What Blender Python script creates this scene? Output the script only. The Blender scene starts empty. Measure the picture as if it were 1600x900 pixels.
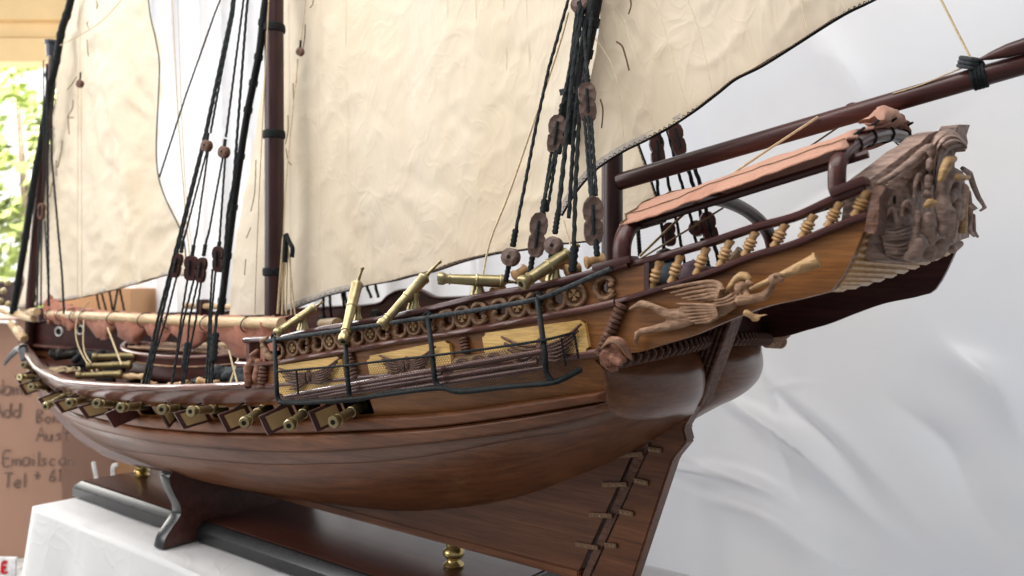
import bpy, bmesh, math, random
import numpy as np
from mathutils import Vector, Matrix, noise
from mathutils.geometry import delaunay_2d_cdt
random.seed(7)
sc = bpy.context.scene
col = sc.collection

# ------------------------------------------------------------------ units
# The model is laid out in ship units: X aft, Y away from the viewer's side, Z up,
# one unit = S metres, the table top lies at Z = ZT and 0.75 m above the floor.
S = 0.6
ZT = -0.508
def W(p): return Vector((p[0]*S, p[1]*S, (p[2]-ZT)*S + 0.75))

# ------------------------------------------------------------------ camera
FPX, YAW = 1256.0, math.radians(38.39)
SN, CS = math.sin(YAW), math.cos(YAW)
cam_d = bpy.data.cameras.new("camera"); cam = bpy.data.objects.new("camera", cam_d); col.objects.link(cam)
cam.location = W((0, -1, 0)); cam.rotation_euler = (math.pi/2, 0, YAW)
cam_d.sensor_width = 36; cam_d.lens = 36*FPX/1600; cam_d.clip_start = 0.02; cam_d.clip_end = 100
cam_d.dof.use_dof = True; cam_d.dof.focus_distance = 1.02*S; cam_d.dof.aperture_fstop = 9.0
sc.camera = cam

# ------------------------------------------------------------------ world, lamps, exposure
world = bpy.data.worlds.new("World"); sc.world = world; world.use_nodes = True
bg = world.node_tree.nodes["Background"]; bg.inputs[0].default_value = (0.93, 0.96, 1.0, 1); bg.inputs[1].default_value = 0.27
def area(name, loc, target, sx, sy, power, color):
    d = bpy.data.lights.new(name, 'AREA'); d.shape = 'RECTANGLE'; d.size = sx*S; d.size_y = sy*S
    d.energy = power; d.color = color
    o = bpy.data.objects.new(name, d); col.objects.link(o); o.location = W(loc)
    o.rotation_euler = (W(target)-W(loc)).to_track_quat('-Z', 'Y').to_euler()
    return o
area("tent_roof_light", (-1.1, -0.95, 2.0), (-1.1, 0.0, -0.2), 3.2, 1.4, 22, (1.0, 0.97, 0.93))
area("tent_opening_light", (-2.9, -2.4, 1.0), (-1.1, 0, -0.1), 1.8, 1.8, 17, (1.0, 0.98, 0.96))
area("daylight_behind_curtain", (1.2, 2.6, 0.3), (1.0, 0.8, 0.0), 4.2, 3.2, 12, (0.98, 0.98, 1.0))
area("window_light", (-4.7, -0.35, 0.8), (-1.4, 0.05, -0.1), 1.0, 1.3, 12, (1.0, 0.97, 0.9))
sc.view_settings.view_transform = 'Standard'; sc.view_settings.look = 'None'
sc.view_settings.exposure = 0.2; sc.view_settings.gamma = 1.0; sc.view_settings.use_curve_mapping = False
sc.cycles.use_denoising = True
sc.cycles.max_bounces = 8

# ------------------------------------------------------------------ materials
def mat(name):
    m = bpy.data.materials.new(name); m.use_nodes = True
    nt = m.node_tree; b = nt.nodes["Principled BSDF"]
    return m, nt, b
def N(nt, t, **kw):
    n = nt.nodes.new(t)
    for k, v in kw.items():
        if k in n.inputs.keys(): n.inputs[k].default_value = v
        else: setattr(n, k, v)
    return n
def coords(nt, scale=(1, 1, 1), kind='Object', rot=(0, 0, 0)):
    tc = nt.nodes.new('ShaderNodeTexCoord'); mp = nt.nodes.new('ShaderNodeMapping')
    mp.inputs['Scale'].default_value = scale; mp.inputs['Rotation'].default_value = rot
    nt.links.new(tc.outputs[kind], mp.inputs['Vector']); return mp.outputs['Vector']
def ramp(nt, fac, stops):
    r = nt.nodes.new('ShaderNodeValToRGB'); e = r.color_ramp.elements
    while len(e) < len(stops): e.new(0.5)
    for i, (p, c) in enumerate(stops):
        e[i].position = p; e[i].color = (*c, 1)
    nt.links.new(fac, r.inputs[0]); return r.outputs[0]
def mixc(nt, fac, a, b, mode='MIX'):
    m = nt.nodes.new('ShaderNodeMix'); m.data_type = 'RGBA'; m.blend_type = mode
    if isinstance(fac, float): m.inputs[0].default_value = fac
    else: nt.links.new(fac, m.inputs[0])
    for i, x in ((6, a), (7, b)):
        if isinstance(x, tuple): m.inputs[i].default_value = (*x, 1)
        else: nt.links.new(x, m.inputs[i])
    return m.outputs[2]
def bump(nt, b, h, strength, dist):
    bp = nt.nodes.new('ShaderNodeBump'); bp.inputs['Strength'].default_value = strength; bp.inputs['Distance'].default_value = dist
    nt.links.new(h, bp.inputs['Height']); nt.links.new(bp.outputs[0], b.inputs['Normal'])
def wood(name, dark, mid, light, rough=0.38, stretch=(2, 26, 26), coat=0.15, bmp=0.25, blot=0.5):
    m, nt, b = mat(name)
    v = coords(nt, stretch)
    n1 = N(nt, 'ShaderNodeTexNoise', Scale=3.2, Detail=8.0, Roughness=0.62, Distortion=0.6); nt.links.new(v, n1.inputs['Vector'])
    n3 = N(nt, 'ShaderNodeTexNoise', Scale=16.0, Detail=4.0, Roughness=0.7, Distortion=0.2); nt.links.new(v, n3.inputs['Vector'])
    v2 = coords(nt, (1.5, 4, 6)); n2 = N(nt, 'ShaderNodeTexNoise', Scale=1.7, Detail=3.0); nt.links.new(v2, n2.inputs['Vector'])
    c = ramp(nt, n1.outputs[0], [(0.28, dark), (0.5, mid), (0.74, light)])
    f = ramp(nt, n3.outputs[0], [(0.35, (0.72, 0.72, 0.72)), (0.6, (1.08, 1.08, 1.08))])
    c = mixc(nt, 1.0, c, f, 'MULTIPLY')
    g = ramp(nt, n2.outputs[0], [(0.3, (1-blot*0.6,)*3), (0.7, (1+blot*0.35,)*3)])
    c = mixc(nt, 1.0, c, g, 'MULTIPLY')
    nt.links.new(c, b.inputs['Base Color'])
    rr = N(nt, 'ShaderNodeMapRange'); rr.inputs['To Min'].default_value = rough*0.75; rr.inputs['To Max'].default_value = rough*1.35
    nt.links.new(n2.outputs[0], rr.inputs[0]); nt.links.new(rr.outputs[0], b.inputs['Roughness'])
    b.inputs['Specular IOR Level'].default_value = 0.33; b.inputs['Coat Weight'].default_value = coat*0.7; b.inputs['Coat Roughness'].default_value = 0.22
    bump(nt, b, n3.outputs[0], bmp, 0.0006)
    return m
def carved(name, dark, mid, light, rough=0.6, gs=(30, 60, 150), bmp=0.6):
    m, nt, b = mat(name)
    v = coords(nt, gs); n1 = N(nt, 'ShaderNodeTexNoise', Scale=2.2, Detail=6.0, Roughness=0.6, Distortion=0.8); nt.links.new(v, n1.inputs['Vector'])
    v2 = coords(nt); n2 = N(nt, 'ShaderNodeTexNoise', Scale=22.0, Detail=3.0); nt.links.new(v2, n2.inputs['Vector'])
    c = ramp(nt, n1.outputs[0], [(0.3, dark), (0.5, mid), (0.7, light)])
    g = ramp(nt, n2.outputs[0], [(0.3, (0.7,)*3), (0.7, (1.15,)*3)])
    nt.links.new(mixc(nt, 1.0, c, g, 'MULTIPLY'), b.inputs['Base Color']); b.inputs['Roughness'].default_value = rough
    vo = N(nt, 'ShaderNodeTexVoronoi', Scale=150.0); nt.links.new(v2, vo.inputs['Vector'])
    b1 = nt.nodes.new('ShaderNodeBump'); b1.inputs['Strength'].default_value = 0.45; b1.inputs['Distance'].default_value = 0.004; nt.links.new(vo.outputs[0], b1.inputs['Height'])
    b2 = nt.nodes.new('ShaderNodeBump'); b2.inputs['Strength'].default_value = min(1, bmp*1.3); b2.inputs['Distance'].default_value = 0.0016; nt.links.new(n1.outputs[0], b2.inputs['Height']); nt.links.new(b1.outputs[0], b2.inputs['Normal']); nt.links.new(b2.outputs[0], b.inputs['Normal'])
    return m
def plain(name, c, rough=0.6, metal=0.0, var=0.25, vs=60, bmp=0.15, bd=0.0005):
    m, nt, b = mat(name)
    v = coords(nt); n = N(nt, 'ShaderNodeTexNoise', Scale=float(vs), Detail=4.0, Roughness=0.6); nt.links.new(v, n.inputs['Vector'])
    lo = tuple(x*(1-var) for x in c); hi = tuple(min(1, x*(1+var)) for x in c)
    nt.links.new(ramp(nt, n.outputs[0], [(0.35, lo), (0.65, hi)]), b.inputs['Base Color'])
    b.inputs['Roughness'].default_value = rough; b.inputs['Metallic'].default_value = metal
    if rough > .58: b.inputs['Specular IOR Level'].default_value = 0.2
    if bmp: bump(nt, b, n.outputs[0], bmp, bd)
    return m
def brass(name, c=(0.36, 0.29, 0.14), rough=0.34):
    m, nt, b = mat(name)
    v = coords(nt); n = N(nt, 'ShaderNodeTexNoise', Scale=70.0, Detail=5.0, Roughness=0.65); nt.links.new(v, n.inputs['Vector'])
    nt.links.new(ramp(nt, n.outputs[0], [(0.30, tuple(x*0.62 for x in c)), (0.5, c), (0.75, tuple(min(1, x*1.2) for x in c))]), b.inputs['Base Color'])
    b.inputs['Metallic'].default_value = 0.85
    rr = N(nt, 'ShaderNodeMapRange'); rr.inputs['To Min'].default_value = rough+0.16; rr.inputs['To Max'].default_value = rough-0.08
    nt.links.new(n.outputs[0], rr.inputs[0]); nt.links.new(rr.outputs[0], b.inputs['Roughness'])
    return m
def cloth(name, c1, c2, trans=0.25, rough=0.85, blot=9.0, weave=900, wr=(5, 0.5, 0.004), sheen=0.0, stretch=(1, 1, 1)):
    m, nt, b = mat(name)
    v = coords(nt, stretch)
    n = N(nt, 'ShaderNodeTexNoise', Scale=blot, Detail=5.0, Roughness=0.62, Distortion=0.5); nt.links.new(v, n.inputs['Vector'])
    c = ramp(nt, n.outputs[0], [(0.34, c2), (0.62, c1)])
    nt.links.new(c, b.inputs['Base Color']); b.inputs['Roughness'].default_value = rough
    if sheen: b.inputs['Sheen Weight'].default_value = sheen
    w = N(nt, 'ShaderNodeTexNoise', Scale=float(weave), Detail=2.0); nt.links.new(v, w.inputs['Vector'])
    wn = N(nt, 'ShaderNodeTexNoise', Scale=float(wr[0])*.7, Detail=3.0); nt.links.new(v, wn.inputs['Vector'])
    wv = nt.nodes.new('ShaderNodeVectorMath'); wv.operation = 'MULTIPLY_ADD'; wv.inputs[1].default_value = (.22,)*3; nt.links.new(wn.outputs[1], wv.inputs[0]); nt.links.new(v, wv.inputs[2])
    ks = []
    for sc_, am in ((1.0, 0.5), (2.3, 0.5), (5.1, 0.26)):
        vo = N(nt, 'ShaderNodeTexVoronoi', Scale=float(wr[0])*sc_); nt.links.new(wv.outputs[0], vo.inputs['Vector'])
        if sc_ > 1: 
            vo.feature = 'DISTANCE_TO_EDGE'; mr = N(nt, 'ShaderNodeMapRange'); mr.inputs['From Max'].default_value = 0.12; mr.inputs['To Min'].default_value = 0.8; mr.inputs['To Max'].default_value = 0.0; mr.interpolation_type = 'SMOOTHSTEP'; nt.links.new(vo.outputs[0], mr.inputs[0]); vo = mr
        mu = nt.nodes.new('ShaderNodeMath'); mu.operation = 'MULTIPLY'; mu.inputs[1].default_value = am; nt.links.new(vo.outputs[0], mu.inputs[0]); ks.append(mu)
    k = ks[0]
    for q in ks[1:]:
        ad = nt.nodes.new('ShaderNodeMath'); ad.operation = 'ADD'; nt.links.new(k.outputs[0], ad.inputs[0]); nt.links.new(q.outputs[0], ad.inputs[1]); k = ad
    b1 = nt.nodes.new('ShaderNodeBump'); b1.inputs['Strength'].default_value = wr[1]; b1.inputs['Distance'].default_value = wr[2]
    nt.links.new(k.outputs[0], b1.inputs['Height'])
    b2 = nt.nodes.new('ShaderNodeBump'); b2.inputs['Strength'].default_value = 0.2; b2.inputs['Distance'].default_value = 0.0004
    nt.links.new(w.outputs[0], b2.inputs['Height']); nt.links.new(b1.outputs[0], b2.inputs['Normal'])
    nt.links.new(b2.outputs[0], b.inputs['Normal'])
    if trans > 0:
        t = nt.nodes.new('ShaderNodeBsdfTranslucent'); nt.links.new(c, t.inputs[0]); nt.links.new(b2.outputs[0], t.inputs['Normal'])
        mx = nt.nodes.new('ShaderNodeMixShader'); mx.inputs[0].default_value = trans
        out = nt.nodes['Material Output']
        nt.links.new(b.outputs[0], mx.inputs[1]); nt.links.new(t.outputs[0], mx.inputs[2]); nt.links.new(mx.outputs[0], out.inputs[0])
    return m
def emit(name, c, s):
    m, nt, b = mat(name)
    b.inputs['Base Color'].default_value = (0, 0, 0, 1); b.inputs['Emission Color'].default_value = (*c, 1); b.inputs['Emission Strength'].default_value = s
    return m

M = dict(
 hull=wood('hull_wood', (0.078, 0.024, 0.0085), (0.165, 0.056, 0.020), (0.255, 0.098, 0.037), 0.40, (1.6, 22, 30)),
 hull_violet=wood('violet_brown_wood', (0.088, 0.038, 0.022), (0.15, 0.066, 0.039), (0.20, 0.092, 0.056), 0.38, (1.6, 22, 30)),
 lobe=wood('transom_wood', (0.078, 0.025, 0.009), (0.155, 0.055, 0.020), (0.24, 0.094, 0.036), 0.30, (20, 1.6, 26), 0.45, 0.15, 0.4),
 deadwood=wood('deadwood_wood', (0.075, 0.025, 0.0105), (0.145, 0.052, 0.022), (0.215, 0.086, 0.037), 0.42, (1.6, 22, 34), 0.15),
 orange=wood('orange_brown_wood', (0.13, 0.045, 0.0105), (0.235, 0.087, 0.020), (0.32, 0.132, 0.036), 0.42, (2.5, 30, 40), 0.2),
 rail=wood('rail_wood', (0.10, 0.036, 0.026), (0.145, 0.055, 0.042), (0.20, 0.08, 0.06), 0.30, (2, 30, 40), 0.5),
 maroon=wood('maroon_wood', (0.022, 0.0068, 0.0075), (0.038, 0.0115, 0.012), (0.055, 0.017, 0.016), 0.36, (18, 18, 2.0), 0.3),
 maroon_x=wood('dark_red_wood', (0.035, 0.0095, 0.0085), (0.062, 0.018, 0.016), (0.095, 0.030, 0.025), 0.36, (2, 26, 26), 0.3),
 yellow=wood('yellow_wood', (0.62, 0.36, 0.10), (0.77, 0.49, 0.17), (0.84, 0.58, 0.24), 0.5, (2, 30, 44), 0.05, 0.2, 0.2),
 pale=wood('pale_wood', (0.42, 0.23, 0.095), (0.58, 0.35, 0.16), (0.68, 0.45, 0.24), 0.45, (8, 22, 22), 0.15, 0.2, 0.25),
 spar=wood('spar_wood', (0.50, 0.33, 0.17), (0.64, 0.45, 0.25), (0.72, 0.54, 0.34), 0.45, (3, 20, 20), 0.1, 0.2, 0.2),
 carve=carved('carved_brown_wood', (0.155, 0.075, 0.038), (0.29, 0.158, 0.086), (0.41, 0.245, 0.145)),
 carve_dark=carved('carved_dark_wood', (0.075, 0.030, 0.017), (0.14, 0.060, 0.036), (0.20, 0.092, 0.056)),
 carve_grey=carved('carved_grey_brown_wood', (0.17, 0.108, 0.084), (0.31, 0.207, 0.166), (0.43, 0.305, 0.255), 0.7, (40, 40, 120), 0.7),
 carve_red=carved('carved_red_wood', (0.15, 0.055, 0.03), (0.26, 0.105, 0.062), (0.36, 0.165, 0.10)),
 hair=carved('carved_pale_wood', (0.28, 0.15, 0.06), (0.46, 0.275, 0.12), (0.56, 0.36, 0.17)),
 block=carved('block_wood', (0.095, 0.055, 0.043), (0.155, 0.095, 0.076), (0.21, 0.135, 0.11), 0.6, (60, 60, 60), 0.3),
 brass=brass('antique_brass', (0.36, 0.30, 0.16), 0.33), brass_dark=brass('dull_brass', (0.24, 0.19, 0.095), 0.42), brass_bright=brass('bright_brass', (0.62, 0.48, 0.20), 0.22),
 copper=plain('dull_copper', (0.20, 0.115, 0.07), 0.45, 0.6),
 rope=plain('black_rope', (0.017, 0.020, 0.022), 0.85, 0, 0.4, 500, 0.8, 0.0012),
 rope_grey=plain('grey_rope', (0.060, 0.066, 0.072), 0.85, 0, 0.4, 500, 0.8, 0.0012),
 iron=plain('black_iron', (0.009, 0.0105, 0.0115), 0.66, 0.0, 0.4, 300, 0.8, 0.0010),
 cord=plain('cream_cord', (0.56, 0.44, 0.28), 0.85, 0, 0.2, 400, 0.4),
 cord_brown=plain('brown_cord', (0.17, 0.11, 0.06), 0.85, 0, 0.2, 400, 0.4),
 sail=cloth('cream_sail_cloth', (0.835, 0.745, 0.605), (0.76, 0.64, 0.465), 0.22, 0.9, 3.6, 1500, (11, 0.125, 0.008), 0.1, (1, 1, .5)),
 seam=plain('cream_seam_thread', (0.80, 0.70, 0.53), 0.9, 0, 0.1, 200),
 tape=plain('grey_sail_tape', (0.52, 0.47, 0.42), 0.9, 0, 0.15, 200),
 red_cloth=cloth('terracotta_cloth', (0.56, 0.295, 0.205), (0.47, 0.22, 0.145), 0.12, 0.9, 18.0, 1500, (30, 0.3, 0.004), 0.2),
 furl_cloth=cloth('brick_red_cloth', (0.47, 0.185, 0.11), (0.35, 0.12, 0.07), 0.1, 0.9, 18.0, 1500, (30, 0.3, 0.004), 0.2),
 white_cloth=cloth('white_table_cloth', (0.72, 0.715, 0.71), (0.67, 0.67, 0.68), 0.0, 0.85, 3.0, 1600, (6, 0.12, 0.008)),
 curtain=cloth('white_satin', (0.80, 0.79, 0.79), (0.70, 0.73, 0.80), 0.36, 0.27, 1.2, 900, (1.6, 0.03, 0.02), 0.0),
 card=plain('brown_cardboard', (0.36, 0.215, 0.155), 0.9, 0, 0.08, 4, 0.1),
 card_orange=plain('orange_cardboard', (0.56, 0.33, 0.18), 0.9, 0, 0.08, 4, 0.1),
 ink=plain('marker_ink', (0.16, 0.105, 0.088), 0.8),
 red_ink=plain('red_paint', (0.62, 0.02, 0.03), 0.6), paper=plain('white_paper', (0.85, 0.85, 0.87), 0.7),
 navy=plain('blue_black_paint', (0.014, 0.018, 0.028), 0.32, 0, 0.3, 40, 0.1),
 grey_edge=plain('grey_black_edge', (0.022, 0.023, 0.025), 0.24, 0, 0.2, 40, 0.1),
 base=wood('base_wood', (0.055, 0.018, 0.013), (0.09, 0.031, 0.022), (0.125, 0.047, 0.033), 0.30, (1.4, 20, 20), 0.5),
 beam=plain('pale_orange_timber', (0.76, 0.55, 0.29), 0.7, 0, 0.06, 6, 0.05),
 white=plain('white_paint', (0.8, 0.79, 0.77), 0.5), dark=plain('black_and_hole_shade', (0.012, 0.009, 0.008), 0.8),  # near-black, for black fittings and for shade painted into holes
 tan=plain('tan_lining', (0.34, 0.22, 0.10), 0.55, 0, 0.15, 50), blue=plain('blue_cloth', (0.28, 0.36, 0.42), 0.8), pink=plain('mauve_cloth', (0.48, 0.36, 0.42), 0.8),
 leaf=plain('leaf_green', (0.20, 0.24, 0.07), 0.6, 0, 0.5, 2, 0), bark=plain('bark', (0.18, 0.13, 0.09), 0.9),
 ground=plain('floor_concrete', (0.33, 0.32, 0.31), 0.8, 0, 0.15, 5),
)

# ------------------------------------------------------------------ mesh building
class MB:
    def __init__(s): s.v = []; s.f = []; s.sm = []
    def add(s, vs, fs, smooth=True):
        o = len(s.v); s.v += [tuple(p) for p in vs]; s.f += [tuple(i+o for i in f) for f in fs]; s.sm += [smooth]*len(fs)
    def grid(s, P, smooth=True, close_u=False, close_v=False):
        n = len(P); m = len(P[0]); vs = [p for r in P for p in r]; fs = []
        for i in range(n if close_u else n-1):
            for j in range(m if close_v else m-1):
                i2 = (i+1) % n; j2 = (j+1) % m
                fs.append((i*m+j, i2*m+j, i2*m+j2, i*m+j2))
        s.add(vs, fs, smooth)
    def tube(s, path, r, n=8, caps=True, sy=1.0):
        path = [Vector(p) for p in path]; L = len(path)
        rs = r if isinstance(r, (list, tuple)) else [r]*L
        T = []
        for i in range(L):
            a = path[max(0, i-1)]; b = path[min(L-1, i+1)]; d = b-a
            T.append(d.normalized() if d.length > 1e-9 else Vector((0, 0, 1)))
        up = Vector((0, 0, 1)) if abs(T[0].z) < 0.9 else Vector((0, 1, 0))
        nrm = T[0].cross(up).normalized(); rings = []
        for i in range(L):
            nrm = nrm - T[i]*nrm.dot(T[i]); nrm = nrm.normalized() if nrm.length > 1e-6 else T[i].orthogonal().normalized()
            bn = T[i].cross(nrm)
            rings.append([path[i]+nrm*(math.cos(2*math.pi*k/n)*rs[i])+bn*(math.sin(2*math.pi*k/n)*rs[i]*sy) for k in range(n)])
        vs = [p for q in rings for p in q]; fs = []
        for i in range(L-1):
            for k in range(n): fs.append((i*n+k, i*n+(k+1) % n, (i+1)*n+(k+1) % n, (i+1)*n+k))
        if caps: fs += [tuple(reversed(range(n))), tuple(range((L-1)*n, L*n))]
        s.add(vs, fs)
    def laid(s, path, r, n=9):
        """three stranded laid rope"""
        path = [Vector(p) for p in path]; P = [path[0]]; st = r*1.25
        for a, b in zip(path[:-1], path[1:]):
            k = max(int((b-a).length/st), 1); P += [a.lerp(b, i/k) for i in range(1, k+1)]
        o = len(s.v); s.tube(P, r, n)
        for i, p in enumerate(P):
            for k in range(n):
                q = Vector(s.v[o+i*n+k]); s.v[o+i*n+k] = tuple(p+(q-p)*(1+.20*math.cos(3*2*math.pi*k/n-i*.95)))
    def lathe(s, prof, p0, p1, n=14):
        """prof: (t along p0->p1, radius)"""
        p0 = Vector(p0); p1 = Vector(p1); s.tube([p0.lerp(p1, t + 1e-6*i) for i, (t, r) in enumerate(prof)], [r for t, r in prof], n)
    def box(s, c, hx, hy, hz, R=None, bev=0.0):
        c = Vector(c); R = R or Matrix.Identity(3)
        if bev <= 0:
            vs = [c+R@Vector((x*hx, y*hy, z*hz)) for x in (-1, 1) for y in (-1, 1) for z in (-1, 1)]
            s.add(vs, [(0, 1, 3, 2), (4, 6, 7, 5), (0, 4, 5, 1), (2, 3, 7, 6), (0, 2, 6, 4), (1, 5, 7, 3)], False)
        else:
            bm = bmesh.new(); bmesh.ops.create_cube(bm, size=2)
            for q in bm.verts: q.co = Vector((q.co.x*hx, q.co.y*hy, q.co.z*hz))
            bmesh.ops.bevel(bm, geom=bm.edges[:], offset=bev, segments=2, affect='EDGES', profile=0.7)
            s.bm(bm, c, R, True)
    def bm(s, bm, c=Vector((0, 0, 0)), R=Matrix.Identity(3), smooth=True):
        bm.verts.index_update(); s.add([c+R@q.co for q in bm.verts], [[q.index for q in f.verts] for f in bm.faces], smooth); bm.free()
    def ball(s, c, r, sx=1, sy=1, sz=1, nu=12, nv=8):
        c = Vector(c); P = [[c+Vector((sx*r*math.sin(math.pi*j/nv)*math.cos(2*math.pi*i/nu), sy*r*math.sin(math.pi*j/nv)*math.sin(2*math.pi*i/nu), sz*r*math.cos(math.pi*j/nv))) for j in range(nv+1)] for i in range(nu)]
        s.grid(P, True, True, False)
    def prism(s, A, B, smooth=False):
        n = len(A); vs = list(A)+list(B)
        fs = [tuple(range(n)), tuple(reversed(range(n, 2*n)))]+[(i, i+n, (i+1) % n+n, (i+1) % n) for i in range(n)]
        s.add(vs, fs, smooth)
    def mesh(s, name, origin):
        me = bpy.data.meshes.new(name)
        A = np.array([tuple(p) for p in s.v], dtype=float); A = A*S; A[:, 2] += -ZT*S+0.75; A -= np.array(origin)
        me.from_pydata(A.tolist(), [], s.f); me.validate()
        if len(me.polygons) == len(s.sm): me.polygons.foreach_set('use_smooth', s.sm)
        else: me.polygons.foreach_set('use_smooth', [True]*len(me.polygons))
        bm = bmesh.new(); bm.from_mesh(me); bmesh.ops.remove_doubles(bm, verts=bm.verts, dist=1e-6); bmesh.ops.recalc_face_normals(bm, faces=bm.faces); bm.to_mesh(me); bm.free()
        me.update(); return me
    def bottom(s):
        A = np.array([tuple(p) for p in s.v]); lo = A.min(0); hi = A.max(0)
        return W(((lo[0]+hi[0])/2, (lo[1]+hi[1])/2, lo[2]))
def world_loc(o):
    p = Vector((0, 0, 0))
    while o: p += o.location; o = o.parent
    return p
def tag(o, label=None, cat=None, group=None, kind=None):
    for k, v in (('label', label), ('category', cat), ('group', group), ('kind', kind)):
        if v: o[k] = v
    return o
def thing(name, at, label, cat, group=None):
    o = bpy.data.objects.new(name, None); o.empty_display_size = 0.02; col.objects.link(o); o.location = W(at); return tag(o, label, cat, group)
def autosmooth(me, ang=40):
    bm = bmesh.new(); bm.from_mesh(me); a = math.radians(ang)
    for e in bm.edges:
        if len(e.link_faces) == 2: e.smooth = e.calc_face_angle(0) < a
    bm.to_mesh(me); bm.free()
def part(name, mb, m, parent=None, sharp=40, label=None, kind=None):
    og = mb.bottom(); me = mb.mesh(name, og); me.materials.append(M[m] if isinstance(m, str) else m)
    if sharp: autosmooth(me, sharp)
    o = bpy.data.objects.new(name, me); col.objects.link(o); o.location = og
    if parent is not None: o.parent = parent; o.location = og-world_loc(parent)
    return tag(o, label, None, None, kind)
def single(name, mb, m, label, cat, group=None, sharp=40, kind=None):
    o = part(name, mb, m, None, sharp); return tag(o, label, cat, group, kind)
def inst(src, name, parent, p, R=None):
    """copy of a part's mesh placed at ship point p with rotation R"""
    o = src.copy(); col.objects.link(o); o.name = name; o.parent = parent
    o.matrix_basis = Matrix.Translation(W(p)-world_loc(parent)) @ (R.to_4x4() if R else Matrix.Identity(4)); return o

# ------------------------------------------------------------------ sight lines of the photograph -> points on known surfaces
def ray(u, v):
    t = (u-800)/FPX; s = (450-v)/FPX
    return Vector((-SN+CS*t, CS+SN*t, s))
def aY(u, v, Y): r = ray(u, v); return Vector((0, -1, 0))+r*((Y+1)/r.y)
def aX(u, v, X): r = ray(u, v); return Vector((0, -1, 0))+r*(X/r.x)
def aZ(u, v, Z): r = ray(u, v); return Vector((0, -1, 0))+r*(Z/r.z)
def aD(u, v, d): return Vector((0, -1, 0))+ray(u, v)*d
def depth(p): return -SN*p[0]+CS*(p[1]+1)
def curve(pts):
    """monotone cubic through (x, y) pairs"""
    x = np.array([p[0] for p in pts], float); y = np.array([p[1] for p in pts], float); h = np.diff(x); d = np.diff(y)/h; m = np.zeros(len(x))
    for i in range(1, len(x)-1):
        if d[i-1]*d[i] > 0: m[i] = (h[i-1]+h[i])*3/((2*h[i]+h[i-1])/d[i-1]+(h[i]+2*h[i-1])/d[i])
    m[0] = d[0]; m[-1] = d[-1]
    def f(X):
        X = min(max(X, x[0]), x[-1]); i = min(int(np.searchsorted(x, X, side='right'))-1, len(h)-1); i = max(i, 0); t = (X-x[i])/h[i]
        return float((2*t**3-3*t*t+1)*y[i]+(t**3-2*t*t+t)*h[i]*m[i]+(-2*t**3+3*t*t)*y[i+1]+(t**3-t*t)*h[i]*m[i+1])
    return f
def sm(pts, n=6):
    """Catmull-Rom through points"""
    P = [Vector(p) for p in pts]
    if len(P) < 3: return [P[0].lerp(P[-1], k/n) for k in range(n+1)]
    out = []
    for i in range(len(P)-1):
        a = P[max(i-1, 0)]; b = P[i]; c = P[i+1]; d = P[min(i+2, len(P)-1)]
        for k in range(n):
            t = k/n; out.append(0.5*((2*b)+(c-a)*t+(2*a-5*b+4*c-d)*t*t+(-a+3*b-3*c+d)*t**3))
    out.append(P[-1]); return out
def lin(a, b, n): return [a+(b-a)*i/n for i in range(n+1)]

# hull form ----------------------------------------------------------
b0 = curve([(-2.70, .004), (-2.62, .034), (-2.44, .088), (-2.15, .17), (-1.87, .235), (-1.66, .268), (-1.45, .28), (-1.25, .281), (-1.1, .276), (-.9, .266), (-.7, .255), (-.54, .243), (-.476, .234), (-.3, .228), (-.15, .224)])
z0 = curve([(-2.70, -.178), (-2.44, -.189), (-2.15, -.206), (-1.87, -.207), (-1.66, -.198), (-1.45, -.186), (-1.25, -.171), (-1.1, -.156), (-1.03, -.148), (-.54, -.083), (-.476, -.073)])
fl = curve([(-2.7, .0), (-2.55, .012), (-2.2, .028), (-1.8, .032), (-1.0, .03), (-.8, .022), (-.6, .01), (-.476, .006)])
zf = curve([(-2.68, -.20), (-2.59, -.285), (-2.457, -.349), (-2.33, -.395), (-2.22, -.415), (-2.05, -.428), (-1.6, -.418), (-1.2, -.410), (-1.067, -.402), (-.9, -.372), (-.776, -.334), (-.65, -.276), (-.55, -.220), (-.5, -.184), (-.476, -.168)])
pp = curve([(-2.7, 1.2), (-2.3, 1.3), (-1.9, 1.8), (-1.4, 2.3), (-1.0, 2.3), (-.7, 2.4), (-.476, 2.9)])
qq = curve([(-2.7, 1.0), (-2.3, 1.1), (-1.9, 1.35), (-1.5, 1.55), (-1.25, 1.3), (-1.05, .98), (-.85, .85), (-.68, .92), (-.55, 1.25), (-.476, 1.9)])
def aW(u, v, off=0.0):
    X = -0.8
    for _ in range(25): p = aY(u, v, -(b0(X)+off)); X = 0.5*X+0.5*p.x
    return aY(u, v, -(b0(X)+off))
def yA_(X): return max(b0(X)-fl(X), 0.003)
def seam(px, yf):
    out = []
    for u, v in px:
        X = -1.0
        for _ in range(30): p = aY(u, v, -yf(X)); X = 0.5*X+0.5*p.x
        p = aY(u, v, -yf(X)); out.append((p.x, p.z))
    return sorted(out)
sA = seam([(170, 641), (230, 651), (268, 652.5), (400, 658), (492, 655), (600, 650), (720, 641), (780, 632.5), (952, 609)], yA_)
zA = curve([(-2.70, z0(-2.7)-.015), (-2.5, z0(-2.5)-.04), (-2.15, z0(-2.15)-.05)]+[q for q in sA if q[0] > -2.1])
def yS(X, z):
    za = zA(X); f = zf(X)
    if z >= za: 
        w = (z0(X)-z)/(z0(X)-za); return b0(X)-fl(X)*max(w, 0)
    s = min(max((za-z)/(za-f), 0), 1); return max(yA_(X)*(1-s**pp(X))**(1/qq(X)), 0.0)
def seam2(px):
    out = []
    for u, v in px:
        y = 0.24
        for _ in range(40):
            p = aY(u, v, -y); y = 0.6*y+0.4*yS(p.x, p.z)
        out.append((p.x, p.z))
    return sorted(out)
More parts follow.
